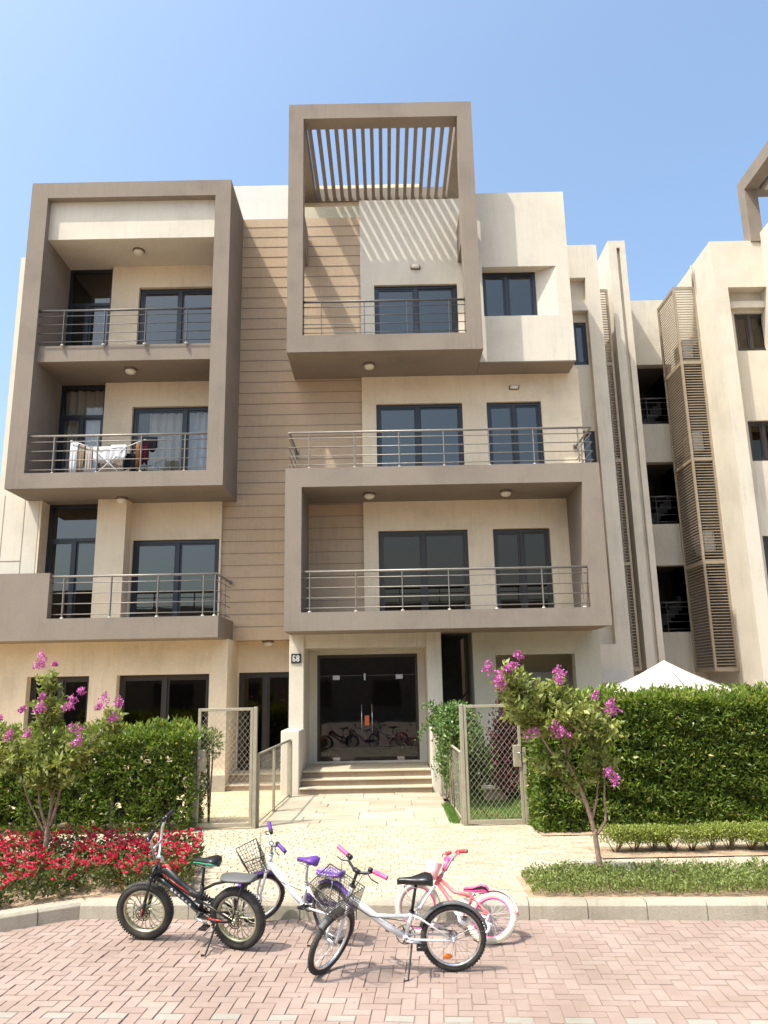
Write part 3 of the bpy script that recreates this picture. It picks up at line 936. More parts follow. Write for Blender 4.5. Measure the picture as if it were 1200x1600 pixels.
rects = []
for r_ in range(0, 46):
    y_ = 7.9 + r_ * .1; off = (r_ % 2) * .1 + (.05 if (r_ // 2) % 3 == 1 else 0)
    for q in range(-48, 40): rects.append((q * .2 + off, y_, q * .2 + .2 + off, y_ + .1))
pavers('pavement', M['tile'], rects, .131, .007, .004, 0, (0, 0), in_pave)
# pale edging slabs beside the right bed
pavers('bed_edging', M['slab'], [(1.23, 8.30 + .21 * k, 1.37, 8.30 + .21 * k + .21) for k in range(4)] + [(1.2 + .4 * k, 9.14, 1.6 + .4 * k, 9.22) for k in range(1)], .137, .006, .004)
sheet('garden_soil', M['soil'], [(1.36, 8.2), (12, 7.5), (12, 8.9), (1.36, 9.14)], .134)
sheet('garden_soil', M['soil'], [(-12, 4.0), (-9.2, 4.6), (-3.2, 8.52), (-2.1, 8.46), (-2.3, 10.28), (-12, 10.28)], .134)
sheet('garden_soil', M['soil'], [(2.55, 9.95), (12, 9.95), (12, 10.6), (2.55, 10.6)], .134)
sheet('garden_soil', M['soil'], [(2.12, 11.42), (12, 11.42), (12, 13.2), (2.12, 13.2)], .136)
sheet('sand', M['sand'], [(-12, 12.06), (-2.9, 12.06), (-2.9, 12.47), (-2.0, 12.47), (-1.9, 16.2), (-1.9, 18.2), (-12, 18.2)], .126)
sheet('lawn_soil', M['soil'], [(1.08, 12.47), (12, 12.47), (12, 19.3), (1.2, 19.3), (1.2, 16)], .105)
sheet('path_bed', M['mortar_c'], [(-2.02, 12.4), (1.06, 12.4), (.98, 16.12), (-1.88, 16.12)], .124)
rects = []; y_ = 12.42
for r_ in range(11):
    x_ = -2.0 + .0; hgt = (.34, .30, .36)[r_ % 3]
    while x_ < .95:
        w_ = random.choice((.6, .9, 1.2, .75)); x2 = min(x_ + w_, .98)
        if .98 - x2 < .25: x2 = .98
        rects.append((x_, y_, x2, min(y_ + hgt, 16.1))); x_ = x2
    y_ += hgt
pavers('path', M['slab'], rects, .138, .008, .005, 0, (0, 0), None, None, .001)
# a few fallen leaves and pebbles on the paving
n_ = 60
P_ = np.stack([RNG.uniform(-4, 4, n_), RNG.uniform(6, 8.0, n_), np.full(n_, .006)], 1)
leaves('fallen_leaves', M['dry_leaf'], None, P_, np.stack([RNG.normal(size=n_), RNG.normal(size=n_), RNG.uniform(0, .1, n_)], 1), .022, .012)['kind'] = 'stuff'
tag(bpy.data.objects['fallen_leaves'], 'dry leaf scraps scattered over the pink paved road', 'litter')

# ------------------------------------------------------------------ vegetation
def hedge(label, x0, x1, y0, y1, z0, ztop, dens, L=.092, Wd=.029, lump=.09, wav=.06, core=.22, gaps=0.0, seed=1, zlow=.0):
    """clipped hedge: pointed leaves spread through a thick outer shell, dark stems inside"""
    r = np.random.default_rng(seed)
    H_ = ztop - z0
    areas = [(x1 - x0) * H_, (x1 - x0) * (y1 - y0), (y1 - y0) * H_, (y1 - y0) * H_ * .6]
    n = [int(a * dens) for a in areas]
    Ps, Ds = [], []
    for i, m_ in enumerate(n):
        u, v = r.uniform(0, 1, m_), r.uniform(0, 1, m_)
        dep = np.minimum(r.exponential(.085, m_), .3)
        if i == 0:
            p = np.stack([x0 + u * (x1 - x0), y0 + dep, z0 + zlow + v * (H_ - zlow)], 1); nn = (0, -1, 0)
        elif i == 1:
            p = np.stack([x0 + u * (x1 - x0), y0 + v * (y1 - y0), ztop - dep], 1); nn = (0, 0, 1)
        elif i == 2:
            p = np.stack([x0 + dep, y0 + u * (y1 - y0), z0 + v * H_], 1); nn = (-1, 0, 0)
        else:
            p = np.stack([x1 - dep, y0 + u * (y1 - y0), z0 + v * H_], 1); nn = (1, 0, 0)
        nn = np.array(nn, float)
        b = clump_noise(p, 5.5, seed) - .5
        p = p + nn * (b[:, None] * lump * 2)
        if i != 1:
            p[:, 2] += (clump_noise(p * [1, 1, 0], 3, seed + 3) - .5) * wav * 2 * ((p[:, 2] - z0) / H_)
        else:
            p[:, 2] += (clump_noise(p * [1, 1, 0], 3, seed + 3) - .5) * wav * 2
        d = nn * .75 + np.array([0, 0, .45]) + r.normal(0, .55, (m_, 3))
        if gaps and i == 0:
            g = clump_noise(p, 7, seed + 9) + .25 * ((p[:, 2] - z0) / H_)
            k = g > gaps; p, d = p[k], d[k]
        Ps.append(p); Ds.append(d)
    # upright young shoots along the top
    ns = int((x1 - x0) * (y1 - y0) * 34)
    sx, sy = r.uniform(x0, x1, ns), r.uniform(y0, y0 + (y1 - y0) * .8, ns)
    for q in range(11):
        p = np.stack([sx + r.normal(0, .012, ns), sy + r.normal(0, .012, ns), ztop - .05 + q * .014 + r.uniform(0, .05, ns)], 1)
        p[:, 2] += (clump_noise(p * [1, 1, 0], 3, seed + 3) - .5) * wav * 2
        d = np.stack([r.normal(0, .5, ns), r.normal(0, .5, ns), np.full(ns, .9)], 1)
        Ps.append(p); Ds.append(d)
    # stray long shoots
    for _ in range(int((x1 - x0) * 9)):
        bx_, bz_ = r.uniform(x0, x1), (ztop if r.uniform() < .6 else r.uniform(z0 + .3, ztop)); L2 = r.uniform(.06, .2); m_ = 8
        tt = np.linspace(0, 1, m_); up_ = bz_ == ztop
        by_ = r.uniform(y0, y0 + .5) if up_ else y0
        Ps.append(np.c_[bx_ + tt * r.normal(0, .06), by_ - tt * (0 if up_ else L2 * .6), bz_ + tt * L2 * (1 if up_ else .5)]); Ds.append(np.c_[r.normal(0, .6, m_), r.normal(-.2, .5, m_), np.full(m_, .6)])
    P = np.concatenate(Ps); D = np.concatenate(Ds)
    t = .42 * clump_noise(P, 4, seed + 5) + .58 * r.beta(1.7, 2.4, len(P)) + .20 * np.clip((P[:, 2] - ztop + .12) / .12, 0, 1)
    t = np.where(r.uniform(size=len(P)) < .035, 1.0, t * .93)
    o = thing('hedge', label, 'hedge', ((x0 + x1) / 2, (y0 + y1) / 2, z0))
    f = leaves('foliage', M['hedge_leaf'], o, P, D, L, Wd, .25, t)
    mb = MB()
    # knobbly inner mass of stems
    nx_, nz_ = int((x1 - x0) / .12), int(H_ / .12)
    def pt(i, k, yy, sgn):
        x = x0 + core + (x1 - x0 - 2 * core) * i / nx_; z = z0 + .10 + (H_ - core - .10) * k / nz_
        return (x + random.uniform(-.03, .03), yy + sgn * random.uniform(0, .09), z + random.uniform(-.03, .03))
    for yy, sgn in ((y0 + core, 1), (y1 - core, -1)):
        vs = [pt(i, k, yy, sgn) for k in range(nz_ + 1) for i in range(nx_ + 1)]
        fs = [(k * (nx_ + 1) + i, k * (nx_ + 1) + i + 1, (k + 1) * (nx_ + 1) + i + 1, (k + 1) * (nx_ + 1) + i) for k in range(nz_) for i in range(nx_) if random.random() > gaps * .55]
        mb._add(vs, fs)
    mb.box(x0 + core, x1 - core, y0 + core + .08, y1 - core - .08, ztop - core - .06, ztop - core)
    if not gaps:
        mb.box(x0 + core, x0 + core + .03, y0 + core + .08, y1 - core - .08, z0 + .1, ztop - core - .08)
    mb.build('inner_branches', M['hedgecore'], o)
    st = MB()
    for i in range(int((x1 - x0) * 5)):
        x = random.uniform(x0 + .05, x1 - .05); y = random.uniform(y0 + .1, y0 + .5)
        st.tube([(x, y, z0 - .01), (x + random.uniform(-.06, .06), y, z0 + .3), (x + random.uniform(-.15, .15), y - .05, z0 + .6)], [.012, .009, .005], 5)
    st.build('stems', M['twig'], o)
    settle(o)
    return o
hedge('tall dense green hedge right of the garden gate, under the white parasol', 2.16, 7.6, 11.62, 12.75, .13, 1.93, 3600, wav=.09, seed=3)
hedge('lower leafy green hedge left of the open sand gate, sandy gaps between its stems', -8.2, -2.98, 12.22, 13.1, .13, 1.53, 2700, lump=.09, wav=.12, gaps=.43, seed=8, core=.26)

def twiggy(root, mat, ends, per, L, Wd, rng, leafmat, spread=.5, tw=.0035):
    """twigs from branch points into crown lobes, leaves in pairs along each twig"""
    tb = MB(); Ps, Ds = [], []
    for (src, c, rad, n) in ends:
        n = int(n * .82)
        src, c, rad = Vector(src), Vector(c), Vector(rad)
        for _ in range(n):
            v = Vector(rng.normal(size=3)); v.normalize(); v *= rng.uniform(.3, 1) ** .5 * (1.35 if rng.uniform() < .18 else 1)
            e = Vector((c.x + v.x * rad.x, c.y + v.y * rad.y, c.z + v.z * rad.z))
            m_ = src.lerp(e, .5) + Vector(rng.normal(0, .05, 3)) + Vector((0, 0, -.02))
            pts = [((1 - t) ** 2) * src + 2 * (1 - t) * t * m_ + t * t * e for t in (0, .2, .4, .6, .8, 1)]
            tb.tube(pts, [tw * 1.6, tw * 1.4, tw * 1.2, tw, tw * .8, tw * .5], 4)
            Ln = sum((pts[i + 1] - pts[i]).length for i in range(5))
            for q in range(per):
                t = 1 - (q / per) * min(.85, .38 / max(Ln, .1)) if q else 1
                p = ((1 - t) ** 2) * src + 2 * (1 - t) * t * m_ + t * t * e
                ax = (e - m_).normalized()
                for sgn in (1, -1):
                    sd_ = ax.cross(Vector(rng.normal(size=3))).normalized()
                    d = ax * .55 + sd_ * sgn * .9 + Vector((0, 0, .15 - .25 * rng.uniform()))
                    Ps.append(p); Ds.append(d)
    tb.build('twigs', M[mat], root)
    P, D = np.array([tuple(p) for p in Ps]), np.array([tuple(d) for d in Ds])
    t = .4 * clump_noise(P, 5, 4) + .6 * rng.beta(2, 2.2, len(P))
    return leaves('crown', leafmat, root, P, D, L, Wd, .22, t)

def blossom(root, p, r=.05, n=70, h=1.2):
    r = r * .62
    q = RNG.normal(size=(n, 3)); q /= np.linalg.norm(q, axis=1, keepdims=True)
    P = np.array(p) + q * np.array([r, r, r * h]) * RNG.uniform(.2, 1.25, (n, 1))
    lobes = RNG.normal(0, r * .6, (4, 3)) + np.array([0, 0, r * .3])
    P += lobes[RNG.integers(0, 4, n)]
    P[:, :2] = np.array(p)[:2] + (P[:, :2] - np.array(p)[:2]) * np.clip(1.25 - (P[:, 2:3] - p[2]) / r * .35, .3, 1.4)
    t = np.clip(RNG.beta(2, 2, n) + .25 * (P[:, 2] - p[2]) / r * .3, 0, 1)
    leaves('blossom', M['pink_petal'], root, P, q + RNG.normal(0, .5, (n, 3)), .028, .024, .35, t)

def tree(label, base, trunks, ends, flowers, Y, per, seed):
    t = thing('crape_myrtle', label, 'flowering tree', base)
    mb = MB()
    for path, radii in trunks:
        P = [Vector(p) for p in path]; pts = []; rr = []
        for i in range(len(P) - 1):
            for q in range(5):
                u = q / 5
                p0, p1, p2, p3 = P[max(i - 1, 0)], P[i], P[i + 1], P[min(i + 2, len(P) - 1)]
                c = .5 * ((2 * p1) + (p2 - p0) * u + (2 * p0 - 5 * p1 + 4 * p2 - p3) * u * u + (3 * p1 - p0 - 3 * p2 + p3) * u ** 3)
                pts.append(c + Vector((random.uniform(-.003, .003), random.uniform(-.003, .003), 0))); rr.append(radii[i] + (radii[i + 1] - radii[i]) * u)
        pts.append(P[-1]); rr.append(radii[-1])
        mb.tube(pts, rr, 8)
    mb.build('trunk', M['bark'], t)
    twiggy(t, 'twig', ends, per, .078, .036, np.random.default_rng(seed), M['tree_leaf'])
    for (x, z, r) in flowers:
        blossom(t, (x, Y + random.uniform(-.15, .1), z), r)
    settle(t)
    return t
Y = 8.84
tree('slender multi stem crape myrtle with yellowish leaves and magenta blossoms right of the path', (2.24, Y, .13),
     [([(2.25, Y, .12), (2.22, Y, .40), (2.20, Y, .66)], [.036, .028, .027]),
      ([(2.20, Y, .62), (2.13, Y - .03, .90), (2.04, Y - .05, 1.14), (1.94, Y - .05, 1.38), (1.92, Y - .04, 1.56), (1.80, Y - .02, 1.86)], [.026, .022, .018, .015, .012, .006]),
      ([(2.22, Y, .60), (2.33, Y + .02, .74), (2.34, Y + .03, .98), (2.38, Y + .04, 1.3), (2.45, Y + .04, 1.65)], [.02, .014, .011, .009, .005]),
      ([(2.18, Y, .74), (2.27, Y + .05, 1.0), (2.29, Y + .08, 1.25), (2.22, Y + .1, 1.6)], [.014, .010, .008, .005]),
      ([(2.12, Y, .92), (1.96, Y + .05, 1.08), (1.80, Y + .08, 1.3)], [.010, .007, .004]),
      ([(2.0, Y - .05, 1.22), (1.74, Y - .12, 1.5), (1.52, Y - .12, 1.95), (1.42, Y - .1, 2.2)], [.014, .010, .007, .004]),
      ([(1.94, Y - .04, 1.4), (2.05, Y - .1, 1.7), (2.2, Y - .12, 1.95)], [.010, .007, .004])],
     [((1.62, Y - .12, 1.75), (1.52, Y, 2.02), (.34, .36, .28), 82), ((1.86, Y - .04, 1.7), (1.92, Y - .05, 1.86), (.38, .36, .28), 95),
      ((2.1, Y - .1, 1.75), (2.30, Y - .02, 1.74), (.30, .32, .28), 70), ((1.5, Y - .12, 2.05), (1.40, Y - .08, 2.26), (.17, .18, .16), 22),
      ((1.8, Y - .02, 1.85), (1.82, Y - .04, 2.16), (.20, .2, .12), 22), ((2.3, Y + .06, 1.2), (2.32, Y, 1.38), (.25, .25, .18), 26),
      ((1.85, Y + .08, 1.25), (1.80, Y + .05, 1.38), (.28, .25, .2), 26), ((2.05, Y - .04, 1.15), (1.98, Y, 1.25), (.3, .22, .25), 14)],
     [(1.11, 2.37, .050), (1.22, 2.27, .055), (1.25, 2.18, .045), (1.19, 2.22, .03), (1.41, 2.50, .04), (1.38, 2.40, .035), (1.33, 2.36, .03), (1.84, 2.31, .055), (1.86, 2.22, .04), (1.53, 1.66, .065), (1.83, 1.68, .065), (1.80, 1.76, .06), (2.42, 1.96, .045), (2.44, 1.90, .045), (2.27, 2.05, .03), (2.34, 1.25, .055), (2.37, 1.18, .045)], Y - .28, 13, 21)
Y = 9.55
tree('crape myrtle with several thin stems and pink blossoms standing in the red flower bed', (-4.0, Y, .13),
     [([(-4.02, Y, .12), (-4.0, Y, .45), (-3.99, Y, .68)], [.038, .032, .03]),
      ([(-4.0, Y, .64), (-4.10, Y, .9), (-4.16, Y, 1.2), (-4.3, Y, 1.5)], [.022, .016, .013, .006]),
      ([(-3.99, Y, .66), (-3.98, Y + .03, .95), (-3.98, Y + .04, 1.3), (-4.05, Y + .02, 1.75), (-4.08, Y, 2.2), (-4.07, Y, 2.5)], [.024, .02, .017, .012, .008, .004]),
      ([(-3.97, Y, .66), (-3.88, Y - .03, .98), (-3.82, Y - .04, 1.3), (-3.65, Y, 1.65)], [.02, .015, .012, .006]),
      ([(-4.02, Y, .60), (-4.25, Y + .04, .95), (-4.42, Y + .06, 1.3), (-4.62, Y, 1.6)], [.013, .01, .008, .004]),
      ([(-3.84, Y, 1.25), (-3.55, Y, 1.6), (-3.3, Y, 1.9)], [.01, .007, .004])],
     [((-4.3, Y, 1.35), (-4.42, Y, 1.55), (.42, .4, .28), 62), ((-4.0, Y, 1.3), (-3.98, Y, 1.5), (.42, .4, .30), 78), ((-3.7, Y, 1.45), (-3.62, Y, 1.62), (.32, .35, .22), 46),
      ((-4.06, Y, 1.85), (-4.07, Y, 2.0), (.24, .24, .28), 40), ((-3.4, Y, 1.75), (-3.32, Y, 1.86), (.20, .24, .16), 20), ((-4.08, Y, 2.25), (-4.08, Y, 2.36), (.16, .15, .12), 12),
      ((-4.0, Y, 1.15), (-4.05, Y, 1.2), (.42, .3, .12), 22), ((-4.55, Y, 1.5), (-4.62, Y, 1.72), (.15, .2, .14), 14)],
     [(-4.08, 2.60, .05), (-4.09, 2.50, .045), (-3.98, 2.53, .02), (-4.14, 1.99, .05), (-4.07, 2.04, .05), (-4.09, 2.15, .035), (-4.22, 2.02, .03), (-3.72, 2.05, .05), (-3.66, 2.12, .035), (-3.60, 2.20, .04), (-3.19, 2.06, .05), (-3.21, 1.89, .055), (-3.29, 2.10, .05), (-3.33, 2.03, .035), (-3.64, 1.80, .055), (-3.54, 1.65, .05), (-4.15, 1.74, .045), (-4.42, 1.72, .05), (-4.58, 1.92, .035)], Y - .25, 12, 5)

# red flower bed
def bed_points(n, rng):
    out = []
    while len(out) < n:
        x, y = rng.uniform(-7.5, -2.05), rng.uniform(5.4, 10.2)
        ky = float(kerb_y(np.array(x)))
        if y > ky + .24 and x < -2.12 - .1 * (y - 8.4): out.append((x, y))
    return np.array(out)
r_ = np.random.default_rng(5)
S = bed_points(2500, r_)
hh = .20 + .20 * clump_noise(np.c_[S, np.zeros(len(S))], 3, 2) + r_.uniform(-.03, .06, len(S))
Ps, Ds, Ts = [], [], []
for (x, y), h in zip(S, hh):
    n = 17
    z = .13 + h * r_.uniform(.12, 1, n)
    a = r_.uniform(0, 6.28, n)
    Ps.append(np.stack([x + .022 * np.cos(a), y + .022 * np.sin(a), z], 1))
    Ds.append(np.stack([np.cos(a), np.sin(a), r_.uniform(.2, 1.0, n)], 1))
    Ts.append(np.clip(r_.beta(2, 2.6, n) + (.45 if r_.uniform() < .08 else 0), 0, 1))
bed = leaves('flower_bed', M['bed_leaf'], None, np.concatenate(Ps), np.concatenate(Ds), .062, .026, .2, np.concatenate(Ts))
tag(bed, 'bed of bright red flowers with green leaves behind the kerb around the left tree', 'flower bed', kind='stuff')
Ps, Ds, Ts = [], [], []
for (x, y), h in zip(S, hh):
    if r_.uniform() < .45 + .65 * float(clump_noise(np.array([[x, y, 0.]]), 6, 4)[0]):
        for _ in range(r_.integers(1, 4)):
            cx, cy, cz = x + r_.normal(0, .028), y + r_.normal(0, .028), .13 + h + r_.uniform(-.05, .05)
            a = np.arange(5) * 1.2566 + r_.uniform(0, 6); tl = r_.normal(0, .35, 2) + np.array([0, -.3])
            Ps.append(np.tile([cx, cy, cz], (5, 1))); Ds.append(np.stack([np.cos(a), np.sin(a), .25 + tl[0] * np.cos(a) + tl[1] * -np.sin(a) * -1], 1)); Ts.append(np.full(5, r_.beta(2, 2)))
leaves('petals', M['red_petal'], bed, np.concatenate(Ps), np.concatenate(Ds), .034, .030, .1, np.concatenate(Ts), kind='stuff')

# ground cover, right bed
r_ = np.random.default_rng(6)
n = 62000
x = r_.uniform(1.42, 8.5, n); y = r_.uniform(8.1, 9.16, n)
k = (y > kerb_y(x) + .25) & (y < 9.12 - .03 * (x - 1.3)) & (x > 1.42 + .1 * np.sin(y * 20) )
x, y = x[k], y[k]
e = np.minimum(1, (x - 1.36) / .15)
z = .13 + (.05 + .14 * clump_noise(np.c_[x, y, x * 0], 9, 3)) * e * r_.uniform(.3, 1.1, len(x))
cv = leaves('ground_cover', M['cover_leaf'], None, np.c_[x, y, z], np.c_[r_.normal(0, .7, len(x)), r_.normal(0, .7, len(x)), np.full(len(x), .8)], .030, .016, .2)
tag(cv, 'low creeping green ground cover behind the kerb around the right tree', 'ground cover', kind='stuff')
P_ = np.stack([r_.uniform(1.5, 4.5, 14), r_.uniform(8.4, 9.0, 14), np.full(14, .25)], 1)
Pq = np.repeat(P_, 6, 0); a = np.tile(np.arange(6) * 1.047, 14)
leaves('small_blossoms', M['pink_petal'], cv, Pq, np.stack([np.cos(a), np.sin(a), a * 0 + .3], 1), .014, .012, .1, np.full(len(a), 1.0), kind='stuff')

# clipped low shrubs, one by one
def low_shrub():
    t = thing('clipped_shrub', 'small clipped yellow green shrub on bare stems in the low row before the tall hedge', 'shrub', (0, 0, 0), 'clipped shrubs in the low row')
    r = np.random.default_rng(9); st = MB(); Ps = []; Ds = []
    for i in range(9):
        a, b = r.uniform(-.12, .12), r.uniform(-.13, .13)
        st.tube([(a * .15, b * .15, 0), (a * .6, b * .6, .09), (a, b, .2)], [.007, .005, .003], 5)
        m = 260
        z = r.beta(1.8, 1.1, m) * .20 + .085
        sp_ = .075 + .05 * (z - .08) / .2
        Ps.append(np.c_[a + r.normal(0, 1, m) * sp_ * .62, b + r.normal(0, 1, m) * sp_ * .62, z]); Ds.append(np.c_[r.normal(0, .7, (m, 2)), np.full(m, .7)])
    st.build('stems', M['twig'], t)
    P = np.concatenate(Ps); P[:, 2] = np.minimum(P[:, 2], .275)
    leaves('foliage', M['low_leaf'], t, P, np.concatenate(Ds), .026, .014, .2)
    return t
sh0 = low_shrub()
for i in range(20):
    s_ = sh0 if i == 0 else copy_tree(sh0)
    s_.location = (2.80 + .238 * i, 10.27 + random.uniform(-.02, .02), .13)
    s_.rotation_euler.z = random.uniform(0, 6.28)
    s_.scale = (random.uniform(1.05, 1.3), random.uniform(1.0, 1.2), random.uniform(.97, 1.04))

sh0['label'] = 'leftmost clipped yellow green shrub of the low row, next to the myrtle trunk'
for k_ in list(COL.objects):
    if k_.name.startswith('clipped_shrub.'): k_['label'] = 'small clipped yellow green shrub in the low row, right of its leftmost shrub'
# lawn
r_ = np.random.default_rng(12); n = 42000
x = r_.uniform(1.15, 4.4, n); y = r_.uniform(12.5, 16.9, n)
lw_ = leaves('lawn', M['grass'], None, np.c_[x, y, np.full(n, .105)], np.c_[r_.normal(0, .35, n), r_.normal(0, .35, n), np.ones(n)], .055, .008, .1, None)
tag(lw_, 'bright green lawn seen through the right gate', 'lawn', kind='stuff')
n = 1500
x = r_.uniform(.93, 1.08, n); y = r_.uniform(12.5, 14.4, n)
tf = leaves('grass_tuft', M['grass'], None, np.c_[x, y, np.full(n, .125)], np.c_[r_.normal(0, .5, n), r_.normal(0, .5, n), np.ones(n)], .07, .008, .1, None)
tag(tf, 'strip of green and dry grass along the path edge beside the right fence', 'grass', kind='stuff')

# climbing plant over the right fence
vt = thing('climbing_plant', 'leafy climber spilling over the mesh fence beside the entrance stairs', 'climbing plant', (1.15, 14.6, .13))
r_ = np.random.default_rng(14); Ps = []; tints_ = []; vb = MB()
def blob(c, rad, n, surf=.5):
    q = r_.normal(size=(n, 3)); q /= np.linalg.norm(q, axis=1, keepdims=True)
    b = 1 + .35 * (clump_noise(q, 4, 7)[:, None] - .5)
    return np.array(c) + q * np.array(rad) * b * r_.uniform(surf, 1, (n, 1))
Ps.append(blob((1.22, 14.2, 1.55), (.36, .6, .38), 3600)); Ps.append(blob((1.12, 15.3, 1.5), (.30, .6, .36), 2500))
Ps.append(blob((1.10, 14.9, .95), (.20, .8, .5), 1500)); Ps.append(blob((1.38, 13.9, 1.35), (.25, .4, .3), 900))
for k in range(26):
    x0_, y0_, z0_ = r_.uniform(.85, 1.3), r_.uniform(13.6, 15.6), r_.uniform(1.2, 1.5)
    Lk = r_.uniform(.3, 1.0); m = int(Lk * 45); tt = np.linspace(0, 1, m)
    xx = x0_ + .06 * np.sin(tt * 4 + k); zz = z0_ - Lk * tt
    Ps.append(np.c_[xx + r_.normal(0, .02, m), np.full(m, y0_) + r_.normal(0, .02, m), zz]); vb.tube([(xx[i], y0_, zz[i]) for i in range(0, m, 4)], .003, 4)
for (ex, ez) in ((.60, 1.30), (.55, 1.2), (.66, 1.75), (.72, 1.5), (.8, 1.85)):
    m = 60; tt = np.linspace(0, 1, m)
    xx = 1.0 + (ex - 1.0) * tt; zz = 1.5 + (ez - 1.5) * tt + .15 * np.sin(tt * 3.1)
    Ps.append(np.c_[xx + r_.normal(0, .03, m), 15.3 + r_.normal(0, .05, m), zz + r_.normal(0, .03, m)]); vb.tube([(xx[i], 15.3, zz[i]) for i in range(0, m, 5)], .004, 4)
for k in range(6):
    vb.tube([(1.08 + random.uniform(-.03, .03), 13.6 + k * .38, .1), (1.1 + random.uniform(-.05, .05), 13.7 + k * .36, .7), (1.15, 13.9 + k * .3, 1.4)], [.012, .01, .006], 5)
P = np.concatenate(Ps)
D_ = np.c_[r_.normal(0, .8, (len(P), 2)), r_.normal(-.2, .6, len(P))]; D_[:, 1] -= .3
leaves('foliage', M['vine_leaf'], vt, P, D_, .062, .042, .15)
vb.build('stems', M['twig'], vt); settle(vt)
def bush(name, label, cat, c, rad, n, mat, L, Wd, seed=1):
    r = np.random.default_rng(seed)
    t = thing(name, label, cat, (c[0], c[1], .12))
    q = r.normal(size=(n, 3)); q /= np.linalg.norm(q, axis=1, keepdims=True)
    P = np.array(c) + q * np.array(rad) * (1 + .5 * (clump_noise(q, 4, seed)[:, None] - .5)) * r.uniform(.35, 1, (n, 1))
    P[:, 2] = np.maximum(P[:, 2], .14)
    leaves('foliage', M[mat], t, P, q * .6 + r.normal(0, .5, (n, 3)) + np.array([0, 0, .3]), L, Wd, .2)
    b = MB()
    for k in range(7):
        v = Vector((r.uniform(-.6, .6) * rad[0], r.uniform(-.6, .6) * rad[1], 0))
        b.tube([(c[0], c[1], .1), (c[0] + v.x * .5, c[1] + v.y * .5, c[2] * .6), (c[0] + v.x, c[1] + v.y, c[2] + rad[2] * .4)], [.015, .01, .004], 5)
    b.build('stems', M['twig'], t); settle(t)
bush('shrub', 'dark red leaved shrub in the garden behind the right gate', 'shrub', (2.35, 15.2, 1.15), (.42, .5, .75), 2600, 'purple_leaf', .09, .05, 3)
bush('shrub', 'small dark green shrub at the foot of the white wall behind the right gate', 'shrub', (2.0, 15.6, .65), (.42, .4, .42), 1800, 'vine_leaf', .07, .04, 4)
bush('shrub', 'deep red bedding shrub low on the lawn edge behind the right gate', 'shrub', (2.15, 14.9, .42), (.22, .25, .22), 700, 'purple_leaf', .07, .04, 5)
bush('shrub', 'tall shadowy green shrub between the climber and the white wall behind the right gate', 'shrub', (1.62, 15.6, .95), (.26, .4, .8), 2200, 'vine_leaf', .07, .04, 6)
bush('shrub', 'tuft of leafy sprigs growing through the left gate top from the hedge end', 'shrub', (-2.86, 12.9, 1.35), (.2, .18, .26), 420, 'hedge_leaf', .075, .024, 9)
pn = thing('planter', 'low stone planter block on the lawn behind the right gate', 'planter', (1.95, 15.0, .1))
MB().box(-.2, .2, -.16, .16, 0, .22).build('body', M['marble'], pn, bevel=.01); MB().box(-.23, .23, -.19, .19, .221, .26).build('rim', M['marble_top'], pn, bevel=.006)

# ------------------------------------------------------------------ gates and mesh fences
def diamond(mb, o, u, v, w, h, pitch=.062, r=.0022):
    """woven wire: two sets of diagonals clipped to a w x h rectangle"""
    o, u, v = Vector(o), Vector(u), Vector(v)
    k = pitch * 1.0
    c = -h
    asp = 1.25
    while c < w + h:
        for sg in (1, -1):
            # line: x = c + t (sg=1) or x = c + h - t ; z = t*asp
            t0, t1 = 0, h / asp
            if sg == 1: lo, hi = max(t0, -c), min(t1, w - c); f = lambda t: (c + t, t * asp)
            else: lo, hi = max(t0, c + h - w), min(t1, c + h); f = lambda t: (c + h - t, t * asp)
            if hi - lo > .01:
                a, b = f(lo), f(hi)
                mb.tube([o + u * a[0] + v * a[1], o + u * b[0] + v * b[1]], r, 4, caps=False)
        c += k
def gate(label, x0, x1, y, z0, z1, post_left):
    t = thing('gate', label, 'gate', ((x0 + x1) / 2, y, z0))
    w = .045
    def P(xa, xb, za, zb, d=.02): return (xa, xb, y - d, y + d, za, zb)
    f = MB()
    f.box(*P(x0, x0 + w, z0 + .03, z1)); f.box(*P(x1 - w, x1, z0 + .03, z1)); f.box(*P(x0 + w, x1 - w, z1 - w, z1)); f.box(*P(x0 + w, x1 - w, z0 + .03, z0 + .03 + w * 1.3))
    f.build('gate_frame', M['gate'], t, bevel=.004)
    m = MB(); diamond(m, (x0 + w, y + .004, z0 + .08), (1, 0, 0), (0, 0, 1), x1 - x0 - 2 * w, z1 - z0 - .12, .082, .0019)
    m.build('wire_mesh', M['wire'], t)
    for px in (x0 - .035, x1 + .035):
        big = (px < x0) == post_left
        top = z1 + .01 if big else z0 + 1.12
        b = MB(); b.box(px - .03, px + .03, y - .03, y + .03, z0 - .05, top); b.build('post', M['gate'], t, bevel=.005)
    lx = x1 - .03 if post_left else x0 + .03
    b = MB(); b.box(lx - .02, lx + .10, y - .045, y + .045, z0 + .84, z0 + 1.16) if not post_left else b.box(lx - .10, lx + .02, y - .045, y + .045, z0 + .84, z0 + 1.16)
    lk = b.build('lock_box', M['gate'], t, bevel=.006)
    b = MB(); b.tube([(lx + (.04 if not post_left else -.04), y - .05, z0 + 1.05), (lx + (.04 if not post_left else -.04), y - .085, z0 + 1.05), (lx - (.03 if not post_left else -.03), y - .085, z0 + 1.05)], .008, 6); b.build('handle', M['steel'], lk)
    settle(t); return t
gate('wire mesh garden gate on the left with sand and steps behind it', -2.96, -2.10, 12.42, .13, 1.91, False)
gate('wire mesh garden gate on the right with green lawn behind it', 1.17, 2.04, 12.34, .12, 1.89, True)
